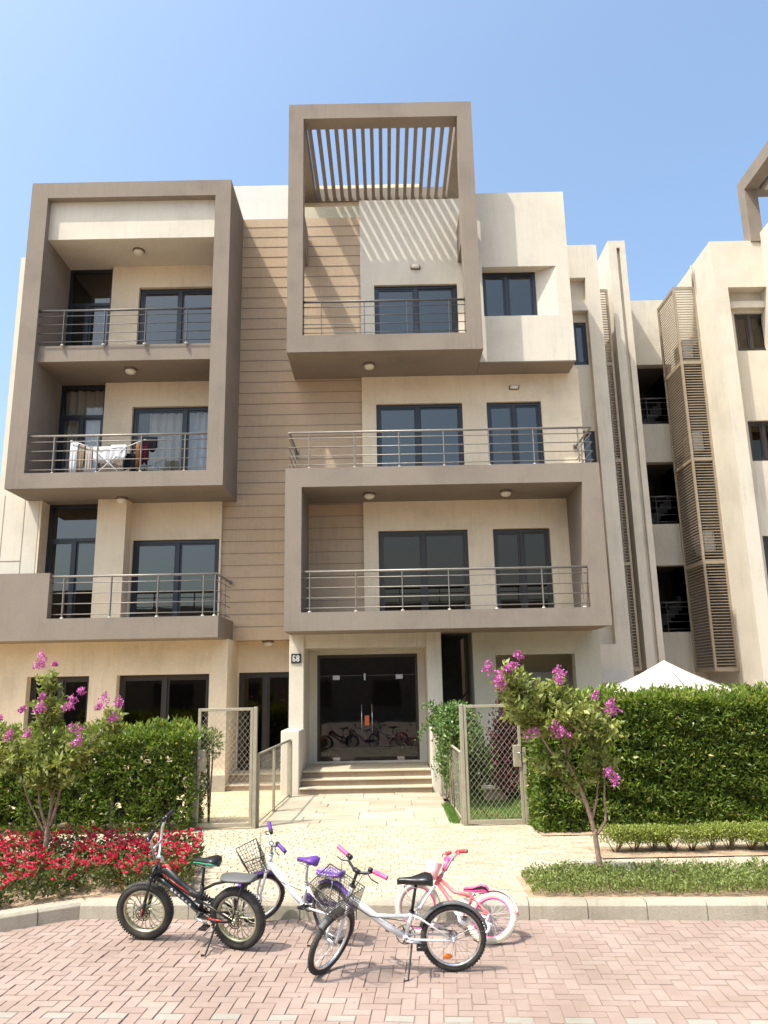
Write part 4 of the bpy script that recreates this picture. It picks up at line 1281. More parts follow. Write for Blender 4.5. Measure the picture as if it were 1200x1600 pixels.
def fence(label, p0, p1, z0, z1, posts, pitch=.10, r=.0012, thick_end=False):
    t = thing('mesh_fence', label, 'fence', (*p0, z0))
    a, b = Vector((*p0, 0)), Vector((*p1, 0)); d = b - a; L = d.length; d.normalize()
    f = MB(); f.tube([(*p0, z1), (*p1, z1)], .021, 8); f.tube([(*p0, z0 + .06), (*p1, z0 + .06)], .012, 6); f.build('rail', M['gate'], t)
    m = MB(); diamond(m, (p0[0], p0[1], z0 + .06), d, (0, 0, 1), L, z1 - z0 - .06, pitch, r); m.build('wire_mesh', M['wire'], t)
    for q in posts:
        c = a + d * q; w = .024 if q < L - .1 or not thick_end else .045
        b_ = MB(); b_.box(c.x - w, c.x + w, c.y - w, c.y + w, z0 - .05, z1 + .01); b_.build('post', M['gate'], t, bevel=.004)
    settle(t); return t
fence('waist high mesh fence on the left side of the path up to the stair wall', (-2.03, 12.5), (-1.93, 15.75), .13, 1.20, (.02, 1.45, 3.2), thick_end=True)
fence('waist high mesh fence on the right side of the path, overgrown by the climber', (1.11, 12.42), (1.06, 15.95), .13, 1.18, (.02, 1.7, 3.5), thick_end=True)
fence('mesh fence buried in the left hedge, its rail showing by the gate post', (-8.0, 12.46), (-3.04, 12.46), .13, 1.24, (0, 1.25, 2.5, 3.75, 4.94), .09)

# ------------------------------------------------------------------ parasol behind the right hedge
pa = thing('parasol', 'off white garden parasol rising behind the tall right hedge', 'parasol', (4.98, 14.1, .12))
ap = Vector((4.98, 14.1, 2.56)); R4 = 1.45; cs = [ap + Vector((R4 * cos(a), R4 * sin(a), -.62)) for a in [radians(-92 + 90 * k) for k in range(4)]]
mb = MB(); rows = 8
grid = []
for k in range(4):
    a, b = cs[k], cs[(k + 1) % 4]
    vs = []; fs = []
    for i in range(rows + 1):
        t = i / rows
        for j in range(rows + 1):
            u = j / rows
            p = ap.lerp(a.lerp(b, u), t); p.z -= .05 * sin(pi * t) * 1.0 + .035 * sin(pi * u) * t * t
            vs.append(p)
    for i in range(rows):
        for j in range(rows):
            q = i * (rows + 1) + j; fs.append((q, q + 1, q + rows + 2, q + rows + 1))
    mb._add(vs, fs, True)
    e = [a.lerp(b, j / 12) for j in range(13)]
    va = [p + Vector((0, 0, -.035 * sin(pi * j / 12))) for j, p in enumerate(e)] + [p + Vector((0, 0, -.17 - .02 * abs(sin(pi * j / 3)) - .035 * sin(pi * j / 12))) for j, p in enumerate(e)]
    mb._add(va, [(j, j + 1, 14 + j, 13 + j) for j in range(12)])
mb.build('canopy', M['canvas'], pa)
mb = MB(); mb.tube([(4.98, 14.1, .1), (4.98, 14.1, 2.52)], .024, 10); mb.build('pole', M['whitep'], pa)
for c in cs:
    b_ = MB(); b_.tube([ap + Vector((0, 0, -.06)), c + Vector((0, 0, -.02))], .009, 5); b_.build('rib', M['rail'], pa)
MB().box(4.73, 5.23, 13.85, 14.35, .1, .17).build('base', M['concrete'], pa, bevel=.01)
settle(pa)

# ------------------------------------------------------------------ drying rack and laundry on the balcony, armchairs inside
dr = thing('drying_rack', 'white folding clothes rack on the middle left balcony', 'clothes rack', (-6.1, 16.65, 6.80))
mb = MB()
for yy in (16.4, 16.9):
    mb.tube([(-6.45, yy, 6.81), (-5.75, yy, 7.50)], .014, 6); mb.tube([(-5.75, yy, 6.81), (-6.45, yy, 7.50)], .014, 6)
mb.build('legs', M['whitep'], dr)
mb = MB()
for sx, ex, ez in ((-6.45, -6.98, 7.68), (-5.75, -5.3, 7.68)):
    for yy in (16.4, 16.9): mb.tube([(sx, yy, 7.5), (ex, yy, ez)], .012, 6)
    for q in range(6):
        t = q / 5; mb.tube([(sx + (ex - sx) * t, 16.4, 7.5 + (ez - 7.5) * t), (sx + (ex - sx) * t, 16.9, 7.5 + (ez - 7.5) * t)], .005, 5)
for yy in (16.4, 16.9): mb.tube([(-6.45, yy, 7.5), (-5.75, yy, 7.5)], .012, 6)
for q in range(8): mb.tube([(-6.45 + .1 * q, 16.4, 7.5), (-6.45 + .1 * q, 16.9, 7.5)], .005, 5)
mb.build('rack_frame', M['whitep'], dr)
settle(dr)
cm = {'w': cloth_mat('white_cloth', (.72, .72, .74), .2), 'b': cloth_mat('brown_cloth', (.30, .23, .16), .1), 'k': cloth_mat('black_cloth', (.015, .016, .02), .05), 'r': cloth_mat('maroon_cloth', (.05, .010, .016), .05), 'o': cloth_mat('orange_cloth', (.24, .11, .04), .05), 'g': cloth_mat('grey_cloth', (.45, .40, .36), .15)}
def garment(name, label, x, w, top, bot, mt, y=16.42, seed=0):
    """cloth folded over a rack bar: front and back fall, wavy hem"""
    r = random.Random(seed); n = 14; m = 9; vs = []; fs = []
    prof = [(y + .0, top - (top - bot) * (1 - k / 4)) for k in range(4)] + [(y + .02, top + .012), (y + .06, top - .02), (y + .07, top - (top - bot) * .4), (y + .08, top - (top - bot) * .75)]
    ph = r.uniform(0, 6)
    for k, (yy, zz) in enumerate(prof):
        fall = max(0, (top - zz) / (top - bot))
        for i in range(n + 1):
            u = i / n
            xx = x - w / 2 + w * u + .012 * sin(5 * u + ph) * fall
            vs.append((xx, yy + .018 * fall * sin(2 * pi * 2.2 * u + ph) - .012 * fall, zz + .03 * fall * sin(3.3 * u * pi + ph)))
    for k in range(len(prof) - 1):
        for i in range(n):
            a = k * (n + 1) + i; fs.append((a, a + 1, a + n + 2, a + n + 1))
    o = MB()._add(vs, fs, True).build(name, cm[mt])
    md = o.modifiers.new('thickness', 'SOLIDIFY'); md.thickness = .004
    return tag(o, label, 'laundry')
garment('shirt', 'white shirt at the left end of the clothes rack', -6.90, .17, 7.64, 6.92, 'w', seed=1)
garment('towel', 'brown towel second from the left on the clothes rack', -6.72, .13, 7.58, 6.95, 'b', seed=2)
garment('shirt', 'long cream and grey top beside the brown towel on the clothes rack', -6.56, .15, 7.54, 6.90, 'g', seed=3)
garment('shirt', 'wide white top across the middle of the clothes rack', -6.26, .42, 7.53, 7.18, 'w', seed=4)
garment('shirt', 'crumpled white shirt right of the rack middle', -5.90, .34, 7.56, 7.22, 'w', 16.40, seed=5)
garment('trousers', 'grey trousers hanging low behind the crossed rack legs', -6.1, .5, 7.5, 6.95, 'g', 16.6, seed=9)
garment('towel', 'short black cloth hanging right of the crossed legs', -5.60, .34, 7.38, 7.0, 'k', 16.48, seed=6)
garment('towel', 'narrow orange cloth hanging near the right end of the rack', -5.46, .07, 7.58, 7.05, 'o', 16.36, seed=7)
garment('shirt', 'maroon shirt hanging at the right end of the rack', -5.32, .16, 7.60, 7.12, 'r', 16.42, seed=8)
garment('shirt', 'black jacket draped over the right tip of the clothes rack', -5.24, .34, 7.76, 7.42, 'k', 16.46, seed=10)
for q, (ax_, lb_) in enumerate(((-5.42, 'gold crested armchair behind the left pane of the wide ground floor window'), (-4.52, 'gold crested armchair behind the right pane of the wide ground floor window'))):
    ch = thing('armchair', lb_, 'armchair', (ax_, 17.9, .6))
    pts = []
    for k in range(25):
        a = pi * k / 24; pts.append((.30 * cos(a), .18 * sin(a) ** .8 + (.05 if 10 <= k <= 14 else 0)))
    vs = [(x, 0, .88 + z) for x, z in pts] + [(x, .06, .88 + z) for x, z in pts]
    m_ = MB(); m_._add(vs, [tuple(range(24, -1, -1)), tuple(range(25, 50))] + [(i, i + 1, 26 + i, 25 + i) for i in range(24)])
    m_.build('crest', M['gold'], ch); MB().box(-.33, .33, .0, .1, .3, .878).build('backrest', M['redcloth'], ch, bevel=.03)
    MB().box(-.33, .33, .1, .6, .15, .42).build('seat', M['redcloth'], ch, bevel=.04)
    for sx in (-.38, .34): MB().box(sx, sx + .06, .02, .58, .0, .62).build('armrest', M['gold'], ch, bevel=.02)


# ------------------------------------------------------------------ bicycles
BM = {
 'tyre': plain('tyre_rubber', (.042, .038, .033), .9, vary=.55, vscale=9, bump=.5, bscale=120),
 'tyre_w': plain('white_tyre', (.52, .48, .38), .8, vary=.12, vscale=10, bump=.4, bscale=100),
 'chrome': plain('chrome', (.72, .72, .72), .22, 1.0, vary=.05),
 'alloy': plain('alloy', (.55, .55, .56), .35, .9, vary=.08),
 'gold_alloy': plain('gold_alloy', (.52, .50, .34), .35, .75, vary=.15, vscale=9),
 'purple': plain('purple', (.11, .04, .26), .45, vary=.1, coat=.2),
 'pink': plain('pink', (.72, .09, .27), .45, vary=.08, coat=.2),
 'pinkpaint': plain('pink_paint', (.66, .13, .14), .35, vary=.08, coat=.5),
 'pinkpale': plain('pink_pale', (.80, .45, .46), .4, vary=.08),
 'redplastic': plain('red_plastic', (.66, .05, .06), .4, vary=.08),
 'orange': plain('reflector_orange', (.72, .19, .02), .25),
 'green': plain('green_trim', (.03, .32, .17), .5),
 'redpaint': plain('red_paint', (.50, .03, .03), .35, coat=.4),
 'dusty_black': plain('dusty_black', (.02, .019, .018), .45, vary=.5, vscale=14),
 'grey': plain('grey_pad', (.09, .09, .088), .6, vary=.15),
 'chain': plain('chain', (.09, .08, .07), .5, .8),
}
def steer_T(hp, ax, ang):
    R_ = Matrix.Rotation(ang, 3, Vector(ax).normalized()); h = Vector(hp)
    return lambda p: h + R_ @ (Vector(p) - h)
ID = lambda p: Vector(p)

def wheel(root, c, R, tr, T, tyre, rim, hubw=.05, mags=False, knob=True, spoke_r=.0013, reflector=None):
    hb = MB(); rim_r = R - 2 * tr - .004
    hb.tube([(c[0], -hubw, c[2]), (c[0], -.02, c[2]), (c[0], .02, c[2]), (c[0], hubw, c[2])], [.014, .02, .02, .014], 12)
    hb.tube([(c[0], -hubw - .02, c[2]), (c[0], hubw + .02, c[2])], .007, 8)
    n = 32
    if mags:
        n = 22
        for k in range(n):
            a = 2 * pi * k / n; s = 1 if k % 2 else -1
            pts = [(c[0] + (.02 + (rim_r - .02) * t) * cos(a + .5 * sin(t * 2.2)), .022 * s * (1 - t), c[2] + (.02 + (rim_r - .02) * t) * sin(a + .5 * sin(t * 2.2))) for t in (0, .2, .4, .6, .8, 1)]
            hb.tube(pts, [.006, .005, .0045, .0045, .005, .007], 6)
        hb.ring((c[0], 0, c[2]), (0, 1, 0), .055, .006, 20, 6)
    else:
        for k in range(n):
            a = 2 * pi * k / n + .1; s = 1 if k % 2 else -1; b = a + (.55 if (k // 2) % 2 else -.55)
            hb.tube([(c[0] + .02 * cos(b), hubw * .7 * s, c[2] + .02 * sin(b)), (c[0] + rim_r * cos(a), 0, c[2] + rim_r * sin(a))], spoke_r, 4, caps=False)
    hb.xform(T)
    w = hb.build('wheel', BM['gold_alloy'] if mags else BM['alloy'], root)
    ty = MB(); ty.ring(c, (0, 1, 0), R - tr, tr, 56, 12)
    if knob:
        for k in range(64):
            a = 2 * pi * k / 64
            for s in ((-1, 1) if tr > .03 else (0,)):
                yy = s * tr * .55
                rr = R - tr + sqrt(max(tr * tr - yy * yy, 0)) + .001
                ca, sa = cos(a + s * .03), sin(a + s * .03)
                p = Vector((c[0] + rr * ca, yy, c[2] + rr * sa)); q = .0075 if tr > .03 else .0055
                u = Vector((-sa, 0, ca)) * q; v = Vector((0, 1, 0)) * q * 1.5; o_ = Vector((ca, 0, sa)) * .003
                ty._add([p - u - v + o_, p + u - v + o_, p + u + v + o_, p - u + v + o_, p - u - v - o_, p + u - v - o_, p + u + v - o_, p - u + v - o_], [(0, 1, 2, 3), (4, 5, 1, 0), (5, 6, 2, 1), (6, 7, 3, 2), (7, 4, 0, 3)])
    ty.xform(T); ty.build('tyre', BM[tyre], w)
    rm = MB(); prof = [(-.013, rim_r), (-.013, rim_r + .014), (-.006, rim_r + .01), (.006, rim_r + .01), (.013, rim_r + .014), (.013, rim_r), (0, rim_r - .006)]
    if mags: prof = [(y * 2, r) for y, r in prof]
    vs = []; m = 56
    for k in range(m):
        a = 2 * pi * k / m
        for (yy, r) in prof: vs.append((c[0] + r * cos(a), yy, c[2] + r * sin(a)))
    L = len(prof)
    rm._add(vs, [(k * L + j, k * L + (j + 1) % L, ((k + 1) % m) * L + (j + 1) % L, ((k + 1) % m) * L + j) for k in range(m) for j in range(L)], True)
    rm.xform(T); rm.build('rim', BM[rim], w)
    if reflector:
        rf = MB(); a = radians(reflector); q = rim_r * .72
        cx, cz = c[0] + q * cos(a), c[2] + q * sin(a)
        rf.loft([[(cx + .038 * cos(t) * s_, yy, cz + .019 * sin(t) * s_) for t in [2 * pi * k / 20 for k in range(20)]] for yy, s_ in ((.016, .8), (.014, 1), (.004, 1), (.002, .8))])
        rf.xform(T); rf.build('reflector', BM['orange'], w)
    return w

def saddle(root, x, z, mat, s=1.0, tilt=0, trim=None, nose=1):
    secs = [(-.125, .045, -.008), (-.11, .075, .006), (-.07, .082, .014), (-.02, .062, .006), (.03, .036, 0), (.08, .024, 0), (.12, .019, -.002), (.135, .010, -.008)]
    def rings(off, grow):
        out = []
        for sx, hw, dz in secs:
            hw = (hw + grow) * s; th = .052 * s * (.6 + hw / .12) + off
            out.append([(x + (sx * s) * nose, hw * cos(a) * (1 if sin(a) > 0 else .92), z + dz * s + (th * .42 * sin(a) if sin(a) > 0 else th * .75 * sin(a) * (1 - .25 * abs(cos(a))))) for a in [2 * pi * k / 16 for k in range(16)]])
        return out
    o = MB().loft(rings(0, 0)).build('saddle', mat, root)
    if trim:
        r_ = rings(-.03, .004)
        MB().loft([[(p[0], p[1], p[2] - .012) for p in q] for q in r_]).build('saddle_trim', trim, o)
    r = MB()
    for sy in (-.02, .02): r.tube([(x + .09 * s * nose, sy, z - .03 * s), (x, sy, z - .05 * s), (x - .08 * s * nose, sy * 1.3, z - .03 * s)], .0035, 6)
    r.build('saddle_rails', BM['alloy'], o)
    return o

def grips(root, bar, pts, mat, T, r=.016, lever=True, lmat='black_', streamers=False):
    for (a, b) in pts:
        a, b = Vector(a), Vector(b)
        g = MB(); g.tube([a, a.lerp(b, .08), a.lerp(b, .92), b], [r * 1.25, r, r, r * 1.2], 12)
        for q in range(5): g.ring(a.lerp(b, .2 + .15 * q), (b - a), r * 1.02, r * .12, 14, 5)
        g.xform(T); g.build('grip', mat, bar)
        if lever:
            l = MB(); d = (b - a).normalized(); c0 = a - d * .03
            l.tube([c0 - d * .015, c0 + d * .015], r * 1.15, 10)
            l.tube([c0, c0 + Vector((.03, 0, -.02)), c0 + Vector((.055, 0, -.03)) + d * .05, c0 + Vector((.045, 0, -.045)) + d * .11], [.006, .006, .005, .005], 6)
            l.xform(T); l.build('brake_lever', BM['alloy'] if lmat == 'alloy' else (M['black'] if lmat == 'black_' else BM[lmat]), bar)

def crank(root, bb, ang, L=.125, y=.07, pedal_mat=None, ring_r=.075):
    c = MB(); x, _, z = bb
    c.ring((x, -.045, z), (0, 1, 0), ring_r, .0035, 32, 5)
    c.ring((x, -.045, z), (0, 1, 0), ring_r * .55, .004, 24, 5)
    for k in range(5):
        a = 2 * pi * k / 5; c.tube([(x, -.045, z), (x + ring_r * cos(a), -.045, z + ring_r * sin(a))], .005, 5)
    c.tube([(x, -y, z), (x, y, z)], .013, 10)
    o = c.build('crank', BM['chain'], root)
    for sg, a in ((1, ang), (-1, ang + pi)):
        e = Vector((x + L * cos(a), sg * y, z + L * sin(a)))
        m = MB(); m.tube([(x, sg * y, z), e], [.011, .009], 8); m.build('crank_arm', BM['alloy'], o)
        p = MB()
        for q in (-.032, .032): p.tube([(e.x - .0 + q, sg * (y + .012), e.z - .006), (e.x + q, sg * (y + .085), e.z - .006)], .008, 6)
        p.box(e.x - .034, e.x + .034, min(sg * (y + .012), sg * (y + .022)), max(sg * (y + .012), sg * (y + .022)), e.z - .014, e.z + .006)
        p.box(e.x - .034, e.x + .034, min(sg * (y + .075), sg * (y + .088)), max(sg * (y + .075), sg * (y + .088)), e.z - .014, e.z + .006)
        p.box(e.x - .01, e.x + .01, min(sg * (y + .022), sg * (y + .075)), max(sg * (y + .022), sg * (y + .075)), e.z - .012, e.z + .002)
        p.build('pedal', pedal_mat or M['black'], o)
    return o

def chain(root, bb, R):
    m = MB(); x, _, z = bb
    m.tube([(x, -.045, z + .07), (0, -.045, R + .03)], .004, 5); m.tube([(x, -.045, z - .07), (0, -.045, R - .03)], .004, 5)
    m.ring((0, -.045, R), (0, 1, 0), .03, .006, 20, 5)
    m.build('chain', BM['chain'], root)

def fender(root, c, R, a0, a1, mat, T, w=.03, name='mudguard', stays=True):
    m = MB(); n = 24; vs = []
    for k in range(n + 1):
        a = radians(a0 + (a1 - a0) * k / n)
        for yy, dr in ((-w, -.012), (-w * .6, .0), (0, .005), (w * .6, 0), (w, -.012)):
            vs.append((c[0] + (R + dr) * cos(a), yy, c[2] + (R + dr) * sin(a)))
    m._add(vs, [(k * 5 + j, k * 5 + j + 1, k * 5 + j + 6, k * 5 + j + 5) for k in range(n) for j in range(4)], True)
    if stays:
        a = radians(a1 if abs(a1 - 90) > abs(a0 - 90) else a0)
        for sy in (-1, 1): m.tube([(c[0] + R * cos(a), sy * w, c[2] + R * sin(a)), (c[0], sy * .05, c[2])], .0025, 5)
    m.xform(T); o = m.build(name, mat, root)
    md = o.modifiers.new('thickness', 'SOLIDIFY'); md.thickness = .002
    return o

def basket(root, x0, x1, z0, z1, wy, mat, T, tap=.7, fine=False):
    m = MB(); r = .0028
    def rect(t, rr):
        w = wy * (tap + (1 - tap) * t); a = x0 + (x1 - x0) * (1 - tap) * .5 * (1 - t); a = x0; b = x1 - (x1 - x0) * (1 - tap) * (1 - t)
        z = z0 + (z1 - z0) * t
        return [(a, -w, z), (a, w, z), (b, w * .8, z), (b, -w * .8, z)]
    nl = 9 if fine else 5
    for k in range(nl + 1):
        q = rect(k / nl, r); m.tube(q + [q[0]], r * (1.7 if k == nl else .75), 5)
    b, t = rect(0, r), rect(1, r)
    nv = 14 if fine else 7
    for i in range(4):
        for k in range(nv):
            u = k / nv
            m.tube([Vector(b[i]).lerp(Vector(b[(i + 1) % 4]), u), Vector(t[i]).lerp(Vector(t[(i + 1) % 4]), u)], r * .75, 4, caps=False)
    for k in range(nv):
        u = (k + .5) / nv
        m.tube([Vector(b[0]).lerp(Vector(b[1]), u), Vector(b[3]).lerp(Vector(b[2]), u)], r * .75, 4, caps=False)
    for k in range(5):
        u = (k + .5) / 5
        m.tube([Vector(b[1]).lerp(Vector(b[2]), u), Vector(b[0]).lerp(Vector(b[3]), u)], r * .75, 4, caps=False)
    m.xform(T); return m.build('basket', mat, root)

def place(t, rear, front, wb, lean):
    h = atan2(front[1] - rear[1], front[0] - rear[0])
    t.location = (rear[0], rear[1], .004)
    t.rotation_mode = 'XYZ'
    t.rotation_euler = (lean, 0, h)

def city_bike(label, rear, front, wb, R, steer, lean, o):
    t = thing('bicycle', label, 'bicycle')
    hubf = (wb, 0, R)
    hl, hu = (wb - .155, 0, R + .29), (wb - .195, 0, R + .40)          # head tube
    ax = Vector(hu) - Vector(hl)
    T = steer_T(hl, ax, steer)
    bb = (.375 * wb / .98, 0, R + .005); st_top = (bb[0] - .055, 0, R + .20)
    fm = MB()
    mid = (Vector(hl).lerp(Vector(bb), .38)) + Vector((.0, 0, .0))
    fm.tube([Vector(hl) + Vector((0, 0, .03)), Vector(hl).lerp(Vector(bb), .33) + Vector((-.01, 0, .01)), Vector(hl).lerp(Vector(bb), .7) + Vector((0, 0, -.005)), bb], [.031, .031, .028, .024], 12)
    if o.get('toptube', True):
        fm.tube([mid + Vector((0, 0, .01)), mid + Vector((-.06, 0, -.012)), (st_top[0] + .08, 0, st_top[2] - .035), (st_top[0], 0, st_top[2] - .03)], [.018, .018, .016, .015], 10)
    fm.tube([bb, st_top], .017, 10); fm.tube([hl, hu], .022, 12)
    for sy in (-1, 1):
        fm.tube([(bb[0], sy * .02, bb[2]), (bb[0] - .08, sy * .045, bb[2]), (0, sy * .058, R)], .0095, 8)
        fm.tube([(st_top[0], sy * .012, st_top[2] - .02), (st_top[0] - .07, sy * .04, st_top[2] - .04), (0, sy * .058, R)], .008, 8)
    fm.tube([(bb[0], -.035, bb[2]), (bb[0], .035, bb[2])], .024, 12)
    fr_ = fm.build('frame', M['whitep'], t)
    dc = MB()                                                     # thin coloured stripe decals
    p0, p1 = Vector(hl).lerp(Vector(bb), .35), Vector(hl).lerp(Vector(bb), .8)
    for k in range(5):
        a = p0.lerp(p1, k / 5); b = p0.lerp(p1, k / 5 + .13)
        for sy in (-1, 1): dc.tube([a + Vector((0, sy * .0235, .004)), b + Vector((0, sy * .0235, .004))], .003, 4)
    dc.build('decal', BM[o.get('decal', 'alloy')], fr_)
    wheel(t, (0, 0, R), R, .0235, ID, 'tyre', o['rim'], .055, reflector=o.get('refl'))
    wheel(t, hubf, R, .0235, T, 'tyre', o['rim'], .045)
    fk = MB()
    for sy in (-1, 1): fk.tube([(wb, sy * .05, R), (wb - .01, sy * .05, R + .06), (wb - .10, sy * .045, R + .255), (wb - .125, sy * .02, R + .285)], [.010, .012, .015, .016], 8)
    fk.tube([(wb - .125, -.05, R + .275), (wb - .125, .05, R + .275)], .016, 8)
    fk.xform(T); fk.build('fork', M['whitep'] if o['fork'] == 'w' else BM[o['fork']], t)
    # stem and handlebar
    top = Vector(hu) + ax.normalized() * o.get('stem', .10)
    hb = MB(); hb.tube([hu, top], .013, 8); hb.ring(Vector(hu) + ax.normalized() * .005, ax, .02, .008, 16, 6)
    rise = o.get('rise', .06); W_ = .255
    bp = [top + Vector(q) for q in ((-.05, -W_, rise), (-.03, -W_ + .12, rise), (.0, -.09, rise * .5), (.01, -.03, 0), (.01, .03, 0), (.0, .09, rise * .5), (-.03, W_ - .12, rise), (-.05, W_, rise))]
    hb.tube(bp, .011, 8); hb.tube([top + Vector((.01, -.03, 0)), top + Vector((.01, .03, 0))], .018, 10)
    hb.xform(T); bar = hb.build('handlebar', BM['alloy'] if o['bar'] == 'a' else M['black'], t)
    grips(t, bar, [(bp[1], bp[0]), (bp[6], bp[7])], BM[o['grip']], T, .0165)
    cb = MB(); q0 = bp[6]
    cb.tube([T(q0), T(q0 + Vector((.12, -.02, .02))), T(Vector(hl) + Vector((.08, .05, .06))), Vector(hl) + Vector((-.05, .03, -.03)), mid + Vector((0, .03, 0)), Vector(st_top) + Vector((.05, .03, -.06))], .003, 5)
    cb.tube([T(bp[1]), T(bp[1] + Vector((.11, .03, .03))), T(Vector(hl) + Vector((.07, -.03, .05))), T((wb - .1, -.04, R + .23))], .003, 5)
    cb.build('brake_cable', M['black'], t)
    # seat
    sx, sz = o['seat']
    sp_ = MB(); sp_.tube([st_top, (sx, 0, sz - .04)], .0125, 8); sp_.ring(st_top, Vector(st_top) - Vector(bb), .019, .006, 14, 6); sp_.build('seat_post', M['black'] if o.get('post', 'k') == 'k' else BM['alloy'], t)
    saddle(t, sx, sz, BM[o['saddle']] if o['saddle'] in BM else M['black'], o.get('ss', 1.0))
    crank(t, bb, o.get('crank', radians(205))); chain(t, bb, R)
    if o.get('rf'): fender(t, (0, 0, R), R + .022, *o['rf'], o['fmat'], ID)
    if o.get('ff'): fender(t, hubf, R + .022, *o['ff'], o['fmat'], T)
    if o.get('basket'): basket(t, wb - .11, wb + (.10 if o['basket'] == 1 else .17), R + .31, R + (.52 if o['basket'] == 1 else .55), .15 if o['basket'] == 1 else .18, M['black'] if o['basket'] == 1 else BM['chain'], T, .72, fine=o['basket'] == 2)
    if o.get('rack'):
        rk = MB()
        for sy in (-.05, .05): rk.tube([(.12, sy, R * 2 + .05), (-.16, sy, R * 2 + .05)], .005, 6); rk.tube([(-.08, sy, R * 2 + .05), (0, sy * 1.2, R)], .005, 6)
        for q in range(4): rk.tube([(.1 - .08 * q, -.05, R * 2 + .05), (.1 - .08 * q, .05, R * 2 + .05)], .004, 5)
        ro = rk.build('luggage_rack', BM['alloy'], t)
        pm, pn_, pout = new_mat('dotted_pad'); pb_ = node(pn_, 'ShaderNodeBsdfPrincipled')
        tcx = node(pn_, 'ShaderNodeTexCoord').outputs['Object']; vo = node(pn_, 'ShaderNodeTexVoronoi'); vo.inputs['Scale'].default_value = 62; vo.inputs['Randomness'].default_value = .1
        pn_.links.new(tcx, vo.inputs['Vector']); pn_.links.new(ramp(pn_, vo.outputs['Distance'], [(.30, (.68, .62, .74)), (.36, (.12, .04, .26))]), pb_.inputs['Base Color']); pn_.links.new(pb_.outputs[0], pout.inputs[0])
        MB().loft([[(.13 - .28 * u, .085 * cos(a) * f_, R * 2 + .085 + .025 * sin(a)) for a in [2 * pi * k / 16 for k in range(16)]] for u, f_ in ((0, .5), (.1, .9), (.3, 1), (.7, 1), (.92, .9), (1, .5))]).build('rack_pad', pm, ro)
    if o.get('guard'):
        g = MB(); g.loft([[(bb[0] + .08, -.07, bb[2] - .03), (bb[0] + .06, -.07, bb[2] + .085), (.02, -.07, R + .05), (0, -.07, R - .0)], [(bb[0] + .08, -.06, bb[2] - .03), (bb[0] + .06, -.06, bb[2] + .085), (.02, -.06, R + .05), (0, -.06, R)]], smooth=False)
        g.build('chain_guard', BM[o['guard']], t)
    ks = MB(); k0 = Vector((o.get('kx', .24), .05, R - .04)); ty_ = tan(-lean)
    foot = Vector((k0.x + .03, .20, .20 * ty_ + .006))
    if o.get('kend'): k0 = Vector((.02, .07, R - .01)); foot = Vector((.09, .21, .21 * ty_ + .006))
    ks.tube([k0 + Vector((0, -.04, .02)), k0, foot, foot + Vector((.035, .012, .0))], [.009, .009, .007, .008], 6)
    ks.build('kickstand', BM['alloy'] if o.get('kal') else M['black'], t)
    place(t, rear, front, wb, lean)
    return t

city_bike('white bicycle with pink grips, black saddle and large black wire basket, nearest the camera', (.485, 6.70), (-.505, 6.74), .985, .256, radians(58), radians(-9),
          dict(rim='chrome', fork='w', bar='k', grip='pink', saddle='black_', seat=(.285, .70), ss=1.1, rf=(20, 165), fmat=BM['grey'], ff=(55, 110), basket=2, refl=-70, crank=radians(188), kx=.33, stem=.13, rise=.05, decal='alloy'))
city_bike('white bicycle with purple saddle, purple grips and dotted purple rack pad behind the black bike', (-.50, 7.46), (-1.21, 8.06), .97, .252, radians(66), radians(-7),
          dict(rim='chrome', fork='w', bar='a', grip='purple', saddle='purple', seat=(.28, .66), ss=.95, ff=(30, 150), rf=(60, 165), fmat=BM['purple'], basket=1, rack=1, guard='purple', crank=radians(160), stem=.11, rise=.05, post='a', toptube=False, decal='alloy', kend=True))

# black fat tyre bike
t = thing('bicycle', 'black and red fat tyre bicycle with pale cast wheels, leftmost of the parked bikes', 'bicycle')
R, wb = .262, .95
hl, hu = Vector((wb - .16, 0, R + .30)), Vector((wb - .20, 0, R + .42)); ax = hu - hl; T = steer_T(hl, ax, radians(14)); lean = radians(-11)
wheel(t, (0, 0, R), R, .038, ID, 'tyre', 'gold_alloy', .07, mags=True)
wheel(t, (wb, 0, R), R, .038, T, 'tyre', 'gold_alloy', .06, mags=True)
bb = Vector((.37, 0, R + .01))
fm = MB()
fm.tube([hl + Vector((.0, 0, .05)), hl + Vector((-.10, 0, .06)), (.56, 0, R + .25), (.42, 0, R + .17), (.30, 0, R + .145)], [.03, .034, .03, .024, .02], 12, flat=1.3)
fm.tube([hl, hl + Vector((-.08, 0, -.05)), (.48, 0, R + .10), bb], [.028, .03, .027, .022], 12)
fm.tube([bb, (.335, 0, R + .26)], .02, 10); fm.tube([hl - ax * .2, hu], .024, 12)
fm.tube([(bb.x, -.04, bb.z), (bb.x, .04, bb.z)], .026, 12)
for sy in (-1, 1):
    fm.tube([bb + Vector((0, sy * .03, 0)), (.20, sy * .068, R - .01), (0, sy * .078, R)], .012, 8)
    fm.tube([(.36, sy * .03, R + .14), (.2, sy * .07, R + .10), (0, sy * .078, R)], .010, 8)
fr_ = fm.build('frame', M['black'], t)
rs = MB()
rs.tube([hl + Vector((-.02, .0, .105)), hl + Vector((-.10, 0, .108)), (.62, 0, R + .325)], [.014, .018, .012], 8)
for sy in (-1, 1):
    rs.tube([hl + Vector((-.06, sy * .026, .05)), (.56, sy * .029, R + .25), (.45, sy * .024, R + .185)], .006, 6)
    rs.tube([(.26, sy * .058, R + .002), (.10, sy * .088, R + .008)], .006, 6)
rs.build('red_trim', BM['redpaint'], fr_)
ws = MB()
